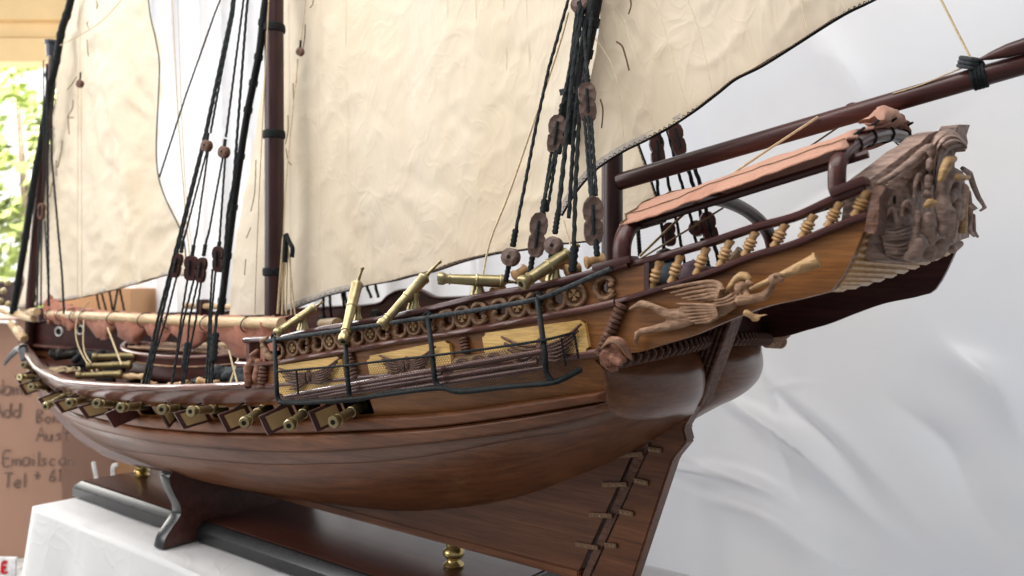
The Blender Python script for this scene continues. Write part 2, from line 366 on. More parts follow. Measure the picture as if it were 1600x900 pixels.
def ext(lst, frac): return curve([(-2.72, z0(-2.7)-.03*frac-.012), (-2.5, zA(-2.5)+(zf(-2.5)-zA(-2.5))*frac*0.55)]+[q for q in lst if q[0] > -2.45])
zB = ext(seam2([(120, 646), (156, 654), (200, 664), (300, 675), (400, 678), (480, 677), (560, 674), (680, 667.5), (720, 663), (830, 647.5), (957, 626)]), .3)
zC = ext(seam2([(98, 648), (120, 660), (180, 679), (260, 693), (380, 704), (500, 706), (600, 700), (720, 687), (830, 671), (970, 640)]), .55)
zD = ext(seam2([(150, 688), (260, 712), (400, 725), (500, 725), (600, 721), (720, 704), (805, 687), (930, 666), (975, 649)]), .75)
XS = [-2.69+(2.69-.478)*((1-math.cos(math.pi*i/110))/2) for i in range(111)]
# ================================================================== the ship
ship = thing('model_ship', (-1.35, 0, -0.428), 'large varnished wooden model of a three masted sailing ship with cream sails and carved stern', 'ship model')

# ---- hull planking
def strake(name, zt, zb, m, side=-1, bulge=0.0, nw=7, xs=XS, x1=None, inset=0.0, seamgap=0.0):
    P = []
    for X in xs:
        if x1 and X > x1: continue
        a = zt(X); b = zb(X); row = []
        for j in range(nw+1):
            w = j/nw; z = a+(b-a)*w
            e = bulge*(1-abs(2*w-1)**5)-seamgap*(1 if j in (0, nw) else 0)-inset
            e *= min(1.0, (-.4775-X)/.006) if X > -.6 else 1.0; y = yS(X, z)+min(e, 0.4*yS(X, z)+0.002)
            row.append((X, side*max(y, 0.0005), z))
        P.append(row)
    mb = MB(); mb.grid(P); return part(name, mb, m, ship, 0)
zP = lambda X: z0(X)+(zA(X)-z0(X))*0.43
for sd in (-1, 1):
    strake('sheer_strake', z0, zP, 'rail', sd, 0.002, 4, x1=-0.9)
    strake('wale', zA, zB, 'hull', sd, 0.0085, 10, seamgap=.002)
    strake('wale', zB, zC, 'hull', sd, 0.0085, 10, seamgap=.002)
    strake('hull_plank', zC, zD, 'hull_violet', sd, 0.0012, 5, seamgap=0.0012)
    nl = 4
    for k in range(nl):
        f0, f1 = (k/nl)**0.8, ((k+1)/nl)**0.8
        g0 = lambda X, f=f0: zD(X)+(zf(X)-zD(X))*(1-(1-f)**1.5)
        g1 = lambda X, f=f1: zD(X)+(zf(X)-zD(X))*(1-(1-f)**1.5)
        strake('hull_plank', g0, g1, 'hull', sd, 0.0004, 10, seamgap=0.0003)

# ---- gun port band with real openings
muz = [(36, 570), (30, 589), (48, 604), (70.5, 635.5), (108, 629.5), (150, 630), (187.5, 637), (252, 640), (297, 643), (381, 661), (451, 665.5), (520, 660)]
bas = [(50, 577), (62, 592), (76, 607), (106, 617), (134, 624), (179, 632), (221, 634.5), (281, 638), (338, 639), (408, 641), (480, 641), (557, 639)]
def onhull(u, v):
    y = 0.25
    for _ in range(50):
        p = aY(u, v, -y); y = 0.6*y+0.4*yS(p.x, p.z)
    return aY(u, v, -y)
ports = [onhull(*q) for q in bas]
PW = 0.029
edges = sorted(set([round(x, 4) for x in XS if x < -0.9] + [round(p.x+s*PW, 4) for p in ports for s in (-1, 1) if p.x < -.8] + list(np.linspace(-0.9, -0.478, 20))))
def inport(X): return any(abs(X-p.x) < PW for p in ports if p.x > -2.35)
for sd in (-1, 1):
    mb = MB()
    for i in range(len(edges)-1):
        a, b = edges[i], edges[i+1]
        if b-a < 1e-5: continue
        top = 0.43 if a < -0.9 else 0.0
        cuts = [top]+[t for t in (0.52, 0.6, 0.7, 0.8, 0.93) if t > top]+[1.0]
        if top == 0: cuts = [0.0, 0.2, 0.4]+cuts[1:]
        for j in range(len(cuts)-1):
            if sd < 0 and inport((a+b)/2) and 0.5 < (cuts[j]+cuts[j+1])/2 < 0.93: continue
            q = []
            for X, w in ((a, cuts[j]), (b, cuts[j]), (b, cuts[j+1]), (a, cuts[j+1])):
                z = z0(X)+(zA(X)-z0(X))*w
                q.append((X, sd*max(yS(X, z)-0.004, 0.0005), z))
            mb.add(q, [(0, 1, 2, 3)])
    part('gun_port_plank', mb, 'orange' if sd < 0 else 'hull', ship, 20)
# black sheet behind the ports, standing for the unlit gun deck
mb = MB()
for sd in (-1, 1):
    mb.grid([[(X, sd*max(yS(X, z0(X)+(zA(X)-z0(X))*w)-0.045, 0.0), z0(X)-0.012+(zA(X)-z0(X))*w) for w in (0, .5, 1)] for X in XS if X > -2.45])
part('port_shade', mb, 'dark', ship)
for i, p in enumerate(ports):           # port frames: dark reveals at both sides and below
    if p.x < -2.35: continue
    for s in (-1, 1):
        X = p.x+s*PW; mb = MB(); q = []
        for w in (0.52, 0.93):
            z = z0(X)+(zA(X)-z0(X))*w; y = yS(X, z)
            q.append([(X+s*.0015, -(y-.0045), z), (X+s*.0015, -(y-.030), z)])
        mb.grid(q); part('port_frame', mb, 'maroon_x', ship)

# ---- rail caps
def strip(name, path, w, h, m, parent=None, up=None, bev=0.3, label=None):
    """moulding of rounded rectangular section along path; w across (horizontal), h tall"""
    path = [Vector(p) for p in path]; rows = []
    prof = [(-w/2, -h/2+bev*h), (-w/2+bev*h, -h/2), (w/2-bev*h, -h/2), (w/2, -h/2+bev*h), (w/2, h/2-bev*h), (w/2-bev*h, h/2), (-w/2+bev*h, h/2), (-w/2, h/2-bev*h)]
    for i, p in enumerate(path):
        t = (path[min(i+1, len(path)-1)]-path[max(i-1, 0)]).normalized(); sd = t.cross(Vector((0, 0, 1))).normalized(); u2 = sd.cross(t)
        rows.append([p+sd*a+u2*b for a, b in prof])
    mb = MB(); mb.grid(rows, True, False, True); n = len(prof); L = len(rows)
    mb.add(rows[0], [tuple(range(n))]); mb.add(rows[-1], [tuple(range(n))])
    return part(name, mb, m, parent or ship, 45, label)
XR = [x for x in XS if x < -1.085]
for sd in (-1, 1):
    strip('rail_cap', [(X, sd*(b0(X)-.006), z0(X)+.005) for X in XR], 0.026, 0.011, 'rail')
    strip('ledge_moulding', [(X, sd*(b0(X)-.001), z0(X)+.002) for X in np.linspace(-1.08, -.477, 30)], 0.014, 0.009, 'rail')

# ---- keel, stem, deadwood, stern post
def plate(name, poly, y0, y1, m, parent=None, bev=0.0):
    bm = bmesh.new(); vs = [bm.verts.new((x, y0, z)) for x, z in poly]; f = bm.faces.new(vs)
    r = bmesh.ops.extrude_face_region(bm, geom=[f])
    for q in r['geom']:
        if isinstance(q, bmesh.types.BMVert): q.co.y = y1
    if bev: bmesh.ops.bevel(bm, geom=[e for e in bm.edges], offset=bev, segments=2, affect='EDGES', clamp_overlap=True)
    mb = MB(); mb.bm(bm); return part(name, mb, m, parent or ship, 30)
stem = [(-2.715, -.15), (-2.69, -.20), (-2.60, -.295), (-2.47, -.36), (-2.34, -.408), (-2.22, -.432), (-2.05, -.446), (-1.6, -.43), (-1.2, -.428)]
mb = MB(); rows = []
for x, z in sm([(a, 0, b) for a, b in stem], 5) and [(p.x, p.z) for p in sm([(a, 0, b) for a, b in stem], 5)]:
    rows.append([(x+.03, -.011, z+.03), (x, -.011, z+.004), (x-.004, -.007, z-.001), (x-.004, .007, z-.001), (x, .011, z+.004), (x+.03, .011, z+.03)])
mb.grid(rows); part('stem_post', mb, 'rail', ship, 30)
fan = [(-1.3, -.40), (-1.067, -.392), (-.776, -.31), (-.55, -.205), (-.525, -.178)]
post = [(-.533, -.172), (-.654, -.414)]
plate('deadwood', [(-1.35, -.414), (-.655, -.414), (-.536, -.172)]+list(reversed(fan)), -.0155, .0155, 'deadwood')
plate('keel', [(-1.6, -.428), (-.655, -.428), (-.655, -.4135), (-1.6, -.4135)], -.0175, .0175, 'hull', bev=.002)
plate('stern_post', [(-.6545, -.4275), (-.643, -.4275), (-.545, -.225), (-.531, -.174), (-.5362, -.174)], -.0115, .0115, 'carve_dark')

# ---- transom lobes (heart shaped tuck)
XT, ZTT = -.4785, -.077
zsc = np.linspace(ZTT, zf(XT), 300); ysc = [yS(XT, z) for z in zsc]
def zbot(y):
    for z, yy in zip(reversed(zsc), reversed(ysc)):
        if yy >= y: return z
    return ZTT-.004
ymax = max(ysc)*.9995
for sd in (-1, 1):
    rows = []; tops = []
    for i in range(41):
        y = ymax*math.sin(math.pi/2*i/40); zt_ = ZTT-.012*(y/.23)**2; zb_ = min(zbot(y), zt_-.002); row = []
        f = max(math.sin(math.pi*(y/ymax)**.72), 0)**.75
        for j in range(25):
            h = j/24; g = max(1-(2*h-1.10)**2/1.21, 0)**.8
            row.append((XT+.040*f*g, sd*y, zb_+(zt_-zb_)*h))
        rows.append(row); tops.append([row[-1], (XT-.01, sd*y, zt_+.008)])
    mb = MB(); mb.grid(rows); o = part('transom_lobe', mb, 'lobe', ship, 0)
    mb = MB(); mb.grid(tops); part('lobe_top', mb, 'lobe', o, 0)
mb = MB(); mb.grid([[(-.482, y, z) for z in (-.05, -.07, -.085)] for y in (-.22, 0, .22)]); part('transom_backing', mb, 'hull', ship)

# ---- rudder with carved head, gap and hinge straps
rud = [(-.640, -.428), (-.573, -.428), (-.505, -.232), (-.484, -.206), (-.489, -.188), (-.467, -.150), (-.500, -.150), (-.531, -.20)]
rudder = plate('rudder', rud, -.0135, .0135, 'hull', bev=.0025)
mb = MB()
A = [(-.497, -.166), (-.462, -.155), (-.415, -.03), (-.452, -.03)]
mb.prism([(x, -.016, z) for x, z in A], [(x, .016, z) for x, z in A])
for k in range(5): 
    o = (k+.5)/5; mb.tube([(-.497+.035*o, -.0165, -.164+.01*o), (-.452+.036*o, -.0165, -.034)], .0035, 6)
part('rudder_head', mb, 'carve_dark', rudder, 40)
for (u0, v0, u1, v1), (u2, v2, u3, v3) in [((964, 712, 1005, 709), (1013, 701, 1034, 704)), ((942, 757, 980, 757), (991, 750, 1013, 755)), ((921, 804, 957, 806), (968, 799, 990, 803)), ((900, 850, 935, 856), (945, 851, 964, 853))]:
    for q, par, y in (((u0, v0, u1, v1), ship, -.0165), ((u2, v2, u3, v3), rudder, -.0155)):
        a = aY(q[0], q[1], y); b = aY(q[2], q[3], y); d = (b-a).normalized()
        up = d.cross(Vector((0, 1, 0))); R = Matrix((d, Vector((0, 1, 0)), -up)).transposed()
        mb = MB(); mb.box((a+b)/2, (b-a).length/2, .0022, .0034, R, .0008); st = part('hinge_strap', mb, 'copper', par)
        mb = MB()
        for k in (0.2, 0.5, 0.8): mb.ball(a.lerp(b, k)+Vector((0, -.0024, 0)), .0013, nu=6, nv=4)
        part('nails', mb, 'brass', st)

# ---- upper works of the near side
def XZ(px, off=0.0): return sorted([(lambda p: (p.x, p.z))(aW(u, v, off)) for u, v in px])
l1 = XZ([(430, 530), (480, 519), (540, 509), (596, 499), (660, 486), (720, 472), (760, 462), (840, 449), (928, 427), (970, 416), (1010, 407), (1060, 393), (1120, 375), (1180, 355), (1240, 339), (1298, 313), (1361, 287)])
l2 = XZ([(430, 567), (480, 558), (538, 549), (620, 534), (720, 519), (840, 497), (920, 482), (980, 468), (1030, 453), (1060, 444), (1120, 424), (1180, 400), (1240, 383), (1298, 359), (1352, 338)])
lb = XZ([(985, 552), (1040, 537), (1080, 525), (1140, 500), (1200, 478), (1260, 465), (1293, 456)])
z1 = curve([(-1.10, l1[0][1]-.004)]+l1); z2 = curve([(-1.10, l2[0][1]-.006)]+l2)
zbg = curve([(-.5, lb[0][1]-.004)]+lb)
XE = aW(1358, 345).x
XG = aW(1010, 407).x
def zlow(X):
    if X < -.478: return z0(X)+.002
    a = zbg(X); Xc = aW(1296, 455).x
    if X > Xc:
        t = (X-Xc)/(XE-Xc); t = min(max(t, 0), 1); a = zbg(Xc)+(z2(XE)-zbg(Xc))*(0.9*t**1.5+0.1*t)
    return min(a, z2(X)-.002)
def wallgrid(xs, top, bot, off, nw=4):
    return [[(X, -(b0(X)+off), top(X)+(bot(X)-top(X))*j/nw) for j in range(nw+1)] for X in xs]
def slab(xs, top, bot, o0, o1, nw=4):
    A = wallgrid(xs, top, bot, o0, nw); B = wallgrid(xs, top, bot, o1, nw); mb = MB(); mb.grid(A); mb.grid(B)
    for j in (0, nw): mb.grid([[A[i][j], B[i][j]] for i in range(len(xs))])
    for i in (0, -1): mb.grid([A[i], B[i]])
    return mb
part('stern_wall', slab(list(np.linspace(-1.09, XE, 80)), z2, zlow, 0, -.010, 6), 'orange', ship, 30)
# frieze with pierced openings
med_px = [(460, 546), (518, 537), (582, 526), (649, 512.5), (725, 501), (811, 488), (900, 465)]
MX = [aW(*q).x for q in med_px]
def fz(X): return (z1(X)-.006+z2(X)+.005)/2
def fh(X): return (z1(X)-z2(X)-.011)/2
holes = []; meds = []; csc = []
for i, X in enumerate(MX):
    meds.append((X, fh(X)*0.93))
    for s in (-1, 1):
        nx = MX[i+s] if 0 <= i+s < len(MX) else X+s*(MX[1]-MX[0])*1.0
        if s == 1 and i == len(MX)-1: nx = X+0.088
        c = X+(nx-X)*(0.31 if 0 <= i+s < len(MX) else 0.42); r = fh(X)*0.90
        csc.append((c, r, s)); holes.append((c, r*0.62))
xs = np.linspace(MX[0]-.04, XG, 300); nw = 16; mb = MB()
for i in range(len(xs)-1):
    for j in range(nw):
        X = (xs[i]+xs[i+1])/2; w = (j+.5)/nw; z = z1(X)+(z2(X)-z1(X))*w
        if any((X-a)**2+(z-fz(a))**2 < (r*.98)**2 for a, r in holes): continue
        for o in (0, -.008):
            mb.add([(x, -(b0(x)+o), z1(x)+(z2(x)-z1(x))*k/nw) for x, k in ((xs[i], j), (xs[i+1], j), (xs[i+1], j+1), (xs[i], j+1))], [(0, 1, 2, 3)])
mb.grid([[(XG, -(b0(XG)+o), z1(XG)+(z2(XG)-z1(XG))*k/4) for k in range(5)] for o in (0, -.008)])
part('frieze_panel', mb, 'orange', ship, 30)
def onwall(x, z, off): return Vector((x, -(b0(x)+off), z))
for X, r in meds:
    mb = MB(); mb.tube([onwall(X+r*math.cos(t), fz(X)+r*math.sin(t), .002) for t in np.linspace(0, 2*math.pi, 29)], r*.24, 7)
    mb.tube([onwall(X+r*.66*math.cos(t), fz(X)+r*.66*math.sin(t), .001) for t in np.linspace(0, 2*math.pi, 25)], r*.09, 6)
    o = part('medallion', mb, 'carve', ship, 60)
    mb = MB()
    for k in range(4):
        a = k*math.pi/2+.1; c, s = math.cos(a), math.sin(a)
        q = [(0.06, .05), (.5, .24), (.5, -.24), (.06, -.05)]
        P = [(X+r*(x*c-y*s), fz(X)+r*(x*s+y*c)) for x, y in q]
        mb.prism([onwall(x, z, .0045) for x, z in P], [onwall(x, z, -.001) for x, z in P])
    part('cross', mb, 'hair', o)
for c, r, s in csc:
    mb = MB(); th = np.linspace(0.5, 2*math.pi-0.5, 26); pts = []; rad = []
    for k, t in enumerate(th):
        f = abs(k/25*2-1); pts.append(onwall(c+s*(-r*math.cos(t)*-1)*1.0, fz(c)+r*math.sin(t), .002)); rad.append(r*(.27+.05*math.sin(k*1.1)))
    for e in (0, -1):                   # the curled ends
        sg = 1 if e == 0 else -1; cc = pts[e]
        ex = onwall(c+s*r*.62, fz(c)+sg*r*.30, .003); mbx = [cc, cc.lerp(ex, .6)+Vector((0, 0, -sg*r*.02)), ex]
        mb.tube(mbx, [r*.24, r*.26, r*.22], 8); mb.ball(ex, r*.27, nu=8, nv=6)
    mb.tube(pts, rad, 8); part('scroll', mb, 'carve', ship, 60)
# mouldings
strip('cap_rail', [(X, -(b0(X)-.003), z1(X)) for X in np.linspace(-1.10, XG-.02, 50)], .022, .009, 'maroon_x')
strip('balustrade_rail', [(X, -(b0(X)-.003), z1(X)) for X in np.linspace(XG-.018, XE-.005, 30)], .012, .008, 'maroon_x')
strip('wall_moulding', [(X, -(b0(X)+.002), z2(X)) for X in np.linspace(-1.12, -.46, 44)], .012, .0075, 'rail')
strip('balustrade_sill', [(X, -(b0(X)-.001), z2(X)) for X in np.linspace(-.458, XE, 30)],   .018, .0075, 'maroon_x')
mb = MB(); mb.box(onwall(XG+.001, (z1(XG)+z2(XG))/2, -.004), .003, .006, (z1(XG)-z2(XG))/2); part('bulwark_end', mb, 'maroon_x', ship)
mb = MB()
XF = -1.092
mb.box(onwall(XF, (z1(XF)+z2(XF))/2, -.006), .004, .010, (z1(XF)-z2(XF))/2+.002); part('bulwark_end', mb, 'rail', ship)
# small clamp rails over the balustrade
for (a, b) in (((932, 419), (992, 405)), ((1300, 303), (1356, 282))):
    p = aW(*a, -.002); q = aW(*b, -.002); mb = MB(); d = (q-p).normalized(); up = Vector((0, -1, 0)).cross(d)*-1
    R = Matrix((d, Vector((0, 1, 0)), d.cross(Vector((0, 1, 0))))).transposed()
    mb.box((p+q)/2, (q-p).length/2, .011, .0042, R, .003); part('hoop_foot', mb, 'maroon_x', ship)
# balusters
bal_px = [(1024, 428), (1056, 421), (1096, 408), (1133, 394), (1172, 382), (1218, 367), (1262, 351), (1303, 333), (1345, 316)]
prof = [(0, .0052), (.05, .0060), (.14, .0052), (.26, .0040), (.30, .0066), (.345, .0073), (.39, .0066), (.415, .0045), (.44, .0066), (.485, .0075), (.53, .0066), (.555, .0045), (.58, .0066), (.625, .0072), (.67, .0064), (.70, .0042), (.82, .0048), (.93, .0062), (1, .0058)]
for k, (u, v) in enumerate(bal_px):
    X = aW(u, v, -.004).x; lean = .011
    p0 = Vector((X-lean*.5, -(b0(X)-.004), z2(X)+.002)); p1 = Vector((X+lean*.5, -(b0(X)-.004), z1(X)-.002))
    mb = MB(); mb.lathe([(t, r*.86) for t, r in prof], p0, p1, 14); part('baluster', mb, 'pale', ship, 50)
    q0 = Vector((X+.0, b0(X)-.004, z2(X)+.03)); q1 = Vector((X+lean, b0(X)-.004, z1(X)+.028))

# ---- far side of the gallery, its rails, the grating between
XG2 = aX(1460, 436, 0).x
mbf = MB(); xsf = list(np.linspace(-.478, XE, 40))
A = [[(X, (b0(X)+o), z2(X)+.006+(zlow(X)-.004-z2(X)-.006)*j/4) for j in range(5)] for o in (0,) for X in xsf]
B = [[(X, (b0(X)-.010), z2(X)+.006+(zlow(X)-.004-z2(X)-.006)*j/4) for j in range(5)] for X in xsf]
mbf.grid(A); mbf.grid(B)
for j in (0, 4): mbf.grid([[A[i][j], B[i][j]] for i in range(len(xsf))])
mbf.grid([A[-1], B[-1]]); part('gallery_wall', mbf, 'maroon_x', ship, 30)
strip('gallery_rail', [(X, b0(X)-.004, z2(X)+.035) for X in np.linspace(-.46, XE-.01, 20)], .010, .008, 'maroon_x')
strip('gallery_sill', [(X, b0(X)-.004, z2(X)+.008) for X in np.linspace(-.46, XE-.01, 20)], .012, .008, 'maroon_x')
# grating slats run across, seen from below
Xc_ = aW(1296, 455).x
def edgeY(X, z):          # where the slanting free edge of the grating lies
    for Y in np.linspace(-.19, .205, 80):
        d = depth((X, Y, z)); u = 800+FPX*(CS*X+SN*(Y+1))/d; v = 450-FPX*z/d
        if v > 452+(u-1300)*(408-452)/102+1: continue
        if u > 1300 and v > 452-(u-1300)*.43: return Y
    return .205
for k in range(11):
    t = (k+.3)/11; X = Xc_+(XE-.004-Xc_)*t; z = zlow(X)+.003; y1 = -.205+.41*min(1, .08+1.05*t)**1.25
    mb = MB(); mb.box((X, (-.216+y1)/2, z), .0034, (y1+.216)/2, .0022, Matrix.Rotation(-.55, 3, 'Y'), .0008); part('grating_slat', mb, 'pale', ship)
mb = MB(); mb.grid([[(X, y, z2(X)-.006) for y in (-.216, 0, .216)] for X in np.linspace(-.478, XE-.004, 16)]); part('gallery_floor', mb, 'maroon_x', ship)

# ---- decks
def deck(name, xs, zfun, m='rail', n=18):
    for j in range(n):
        a, b = -1+2*j/n, -1+2*(j+1)/n; mb = MB(); rows = []
        for X in xs:
            bb = max(b0(X)-.012, .002); rows.append([(X, a*bb+.0007, zfun(X)), (X, b*bb-.0007, zfun(X))])
        mb.grid(rows); part('deck_plank', mb, m, ship)
deck('d', list(np.linspace(-2.66, -1.09, 24)), lambda X: z0(X)-.030)
mb = MB(); mb.grid([[(X, y*(b0(X)-.012), z2(X)-.012) for y in (-1, 0, 1)] for X in np.linspace(-1.09, -.478, 16)]); part('quarter_deck', mb, 'rail', ship)
mb = MB(); mb.grid([[(-1.09, y, z) for y in (-.25, 0, .25)] for z in (z0(-1.09)-.03, -.10, z2(-1.09)-.012)]); part('deck_bulkhead', mb, 'maroon_x', ship)

# ---- far bulwark: tall maroon boards with round ports, seen from inside
ztop = curve([(-2.68, -.108), (-2.55, -.093), (-2.3, -.078), (-1.9, -.062), (-1.57, -.047), (-1.40, -.036), (-1.372, -.018), (-1.33, -.005), (-1.28, -.004), (-1.25, -.014), (-1.22, -.022), (-1.0, -.012), (-.8, .004), (-.5, .030)])
fbx = list(np.linspace(-2.68, -.50, 150)); A = []; B = []
fholes = [(-2.56, -.128), (-2.475, -.122), (-2.39, -.116), (-1.52, -.075), (-1.30, -.05), (-1.10, -.04)]
mb = MB()
for i in range(len(fbx)-1):
    for j in range(10):
        q = []
        for x, k in ((fbx[i], j), (fbx[i+1], j), (fbx[i+1], j+1), (fbx[i], j+1)): q.append((x, b0(x)-.006, ztop(x)+(z0(x)-.03-ztop(x))*k/10))
        mb.add(q, [(0, 1, 2, 3)]); mb.add([(a, b+.009, c) for a, b, c in q], [(3, 2, 1, 0)])
part('bulwark', mb, 'maroon_x', ship, 30)
strip('bulwark_cap', [(x, b0(x)-.002, ztop(x)) for x in fbx], .018, .007, 'maroon_x')
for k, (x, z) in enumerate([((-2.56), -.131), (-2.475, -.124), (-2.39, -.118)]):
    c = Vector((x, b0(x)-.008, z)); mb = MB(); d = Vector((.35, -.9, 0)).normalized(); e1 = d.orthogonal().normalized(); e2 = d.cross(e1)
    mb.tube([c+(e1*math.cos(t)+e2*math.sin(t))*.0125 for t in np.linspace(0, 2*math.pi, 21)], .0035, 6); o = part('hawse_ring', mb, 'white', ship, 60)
    mb = MB(); mb.lathe([(0, .0115), (1, .0115)], c+d*.002, c-d*.001, 14); part('hawse_shade', mb, 'dark', o)  # black disc on the uncut board, painted shade of the hole
for px, r in (((590, 497), 8), ((507, 505), 8)):
    c = aY(*px, .255); mb = MB(); mb.lathe([(0, .017), (.3, .02), (1, .02)], c+Vector((-.002, -.012, 0)), c+Vector((0, 0, 0)), 16); part('port_ring', mb, 'iron', ship)
c = aY(508, 506, .20); mb = MB(); mb.lathe([(0, .0125), (.06, .0135), (1, .0115)], aY(527, 506, .12), aY(503, 506, .235), 16); part('spar_stub', mb, 'spar', ship)
mb = MB(); a = aY(65, 481, .07); b = aY(65, 548, .07); mb.box((a+b)/2, .010, .010, (a-b).length/2, None, .002); part('bitt_post', mb, 'maroon_x', ship)

# ---- masts and spars
def spar(name, p, q, r0, r1, m, n=16, tip=False):
    mb = MB(); p = Vector(p); q = Vector(q); k = 8
    mb.tube([p.lerp(q, i/k) for i in range(k+1)], [r0+(r1-r0)*i/k for i in range(k+1)], n); return part(name, mb, m, ship, 50)
mm = aY(429, 500, 0)
mast = spar('mast', (mm.x, 0, -.15), (mm.x-.004, 0, 1.5), .0205, .0185, 'maroon')
for v in (45, 211, 425):
    c = aY(427, v, 0); mb = MB(); mb.lathe([(0, .0205), (.1, .0228), (.5, .0235), (.9, .0228), (1, .0205)], (mm.x-.002, 0, c.z-.009), (mm.x-.002, 0, c.z+.009), 18); part('mast_band', mb, 'iron', mast)
am = aY(956.5, 330, 0)
spar('mast', (am.x, 0, -.06), (am.x, 0, .30), .0158, .0152, 'maroon')
mb = MB(); mb.tube([(am.x, 0, .30), (am.x-.03, 0, 1.3)], [.0152, .010], 12); part('topmast', mb, 'maroon', ship)
p0 = aY(968, 284, 0); p1 = aY(1600, 100, 0); d = p1-p0
boom = spar('mizzen_boom', p0, p0+d*1.5, .0125, .0108, 'maroon_x')
mb = MB(); q0 = aY(1530, 93, -.012); q1 = aY(1605, 70, -.012); dd = (q1-q0)
mb.tube([q0, q0+dd*.25, q0+dd*.6, q0+dd*1.2, q0+dd*4], [.0012, .0045, .0075, .0088, .0095], 12); part('pointed_spar', mb, 'maroon_x', ship)
mb = MB(); c = aY(1332, 165, 0); mb.ball(c+Vector((0, 0, -.003)), .0075, 1.3, 1, .9); part('boom_cleat', mb, 'maroon_x', boom)
# block and lashing on the boom
c = aY(1514, 98, -.008); mb = MB(); ax = Vector((.35, -.25, 1)).normalized()
for k in (-1, 0, 1): mb.lathe([(0, .0105), (.25, .0115), (.75, .0115), (1, .0105)], c+ax*(.0042*k-.0021), c+ax*(.0042*k+.0019), 16)
bl = part('sheave_block', mb, 'rope_grey', ship)
mb = MB(); c = aY(1531, 118, 0)
for k in range(4): 
    cc = c+d.normalized()*(k*.0035-.006); e1 = d.normalized().orthogonal().normalized(); e2 = d.normalized().cross(e1)
    mb.tube([cc+(e1*math.cos(t)+e2*math.sin(t))*.0132 for t in np.linspace(0, 2*math.pi, 17)], .0022, 6)
mb.tube([c+Vector((0, 0, .012)), aY(1522, 104, -.006)], .004, 6); part('lashing', mb, 'rope', bl)
# fore mast head and yards wound with black rope
def yard(px, Y, r, name='yard'):
    pts = sm([aY(u, v, Y) for u, v in px], 5); mb = MB(); mb.tube(pts, r, 10); o = part(name, mb, 'iron', ship, 60)
    for k in range(3, len(pts)-2, 4):
        t = (pts[k+1]-pts[k-1]).normalized(); mb = MB(); mb.tube([pts[k]-t*.006, pts[k]+t*.006], r*1.22, 8); part('yard_lashing', mb, 'rope', o)
    return o
yard([(150, -200), (112, -6), (97, 45), (88, 95), (76, 150), (63, 230), (52, 290), (40, 370), (26, 455), (20, 490)], -.03, .0095)
yard([(440, -130), (415, 0), (406, 77), (396, 130), (385, 186), (370, 285), (358, 380), (347, 470), (345, 492)], -.02, .0078)
yard([(960, -160), (930, 0), (916, 70), (902, 130), (893, 175), (884, 225)], -.085, .010)
mb = MB(); c = aY(82, 72, 0); mb.lathe([(0, .0165), (.8, .018), (.82, .022), (1, .022)], c+Vector((0, 0, -.03)), c+Vector((0, 0, .014)), 14); part('mast_cap', mb, 'navy', ship)
mb = MB(); mb.tube([aY(84, 90, 0), aY(62, 300, 0), aY(48, 470, .0), (aY(45, 500, 0).x, 0, -.2)], .0135, 12); part('mast', mb, 'maroon', ship)

# ---- rigging
def rope(px, Y0, Y1, r, m='rope', name='shroud', n=6, smooth=False):
    L = len(px); v0 = px[0][1]; v1 = px[-1][1]
    P = [aY(u, v, Y0+(Y1-Y0)*((v-v0)/(v1-v0) if v1 != v0 else i/(L-1))) for i, (u, v) in enumerate(px)]
    if smooth: P = sm(P, 4)
    mb = MB(); (mb.laid(P, r) if r >= .0018 and m == 'rope' else mb.tube(P, r, n)); return part(name, mb, m, ship, 60), P
def seizing(p, q, r, n=6, m='rope', par=None):
    p = Vector(p); q = Vector(q); mb = MB(); k = max(int((q-p).length/(r*1.3)), 2); path = []; rad = []
    for i in range(k*2+1):
        path.append(p.lerp(q, i/(k*2))); rad.append(r*(1.0 if i % 2 else .78))
    mb.tube(path, rad, 8); return part('seizing', mb, m, par or ship, 60)
def fiddle(u, v, ang, L, Wd, Y, m='block', th=.0055):
    """violin block with two cheeks; centre pixel, tilt of its long axis, size in ship units"""
    c = aY(u, v, Y); up = Vector((math.sin(ang)*CS, math.sin(ang)*SN, math.cos(ang))); nrm = Vector((SN*.85, -CS, 0)).normalized(); nrm = (nrm-up*nrm.dot(up)).normalized(); sd = up.cross(nrm)
    out = [(0, .5), (.26, .47), (.44, .36), (.5, .22), (.44, .06), (.34, 0), (.44, -.06), (.46, -.25), (.38, -.42), (.18, -.5)]
    out = out+[(-a, b) for a, b in reversed(out[1:])]
    mb = MB()
    for s in (-1, 1):
        A = [c+sd*(a*Wd)+up*(b*L)+nrm*(s*th*.45) for a, b in out]; B = [c+sd*(a*Wd*.94)+up*(b*L*.97)+nrm*(s*th*1.35) for a, b in out]; mb.prism(A, B)
    A = [c+sd*(a*Wd*.8)+up*(b*L*.85)+nrm*(th*.45) for a, b in out]; B = [c+sd*(a*Wd*.8)+up*(b*L*.85)-nrm*(th*.45) for a, b in out]
    o = part('block', mb, m, ship, 25); mb = MB(); mb.prism(A, B); part('block_core', mb, 'dark', o)
    mb = MB(); mb.tube([c+up*L*.30+nrm*th*1.45, c+up*L*.1+nrm*th*1.75, c-up*L*.28+nrm*th*1.5], .0022, 6); part('block_rope', mb, 'rope', o); return o
def roundblock(u, v, r, Y, m='block', ax=None):
    c = aY(u, v, Y); ax = (ax or Vector((SN*.3, -CS, .05))).normalized(); mb = MB()
    for k in (-.9, .9): mb.lathe([(0, r*.8), (.2, r), (.8, r), (1, r*.8)], c+ax*(k*r*.32-r*.28), c+ax*(k*r*.32+r*.28), 16)
    o = part('block', mb, m, ship, 30); mb = MB(); mb.lathe([(0, r*.22), (1, r*.22)], c+ax*r*.62-Vector((0, 0, 0)), c-ax*r*.62, 8); part('block_pin', mb, 'dark', o); return o
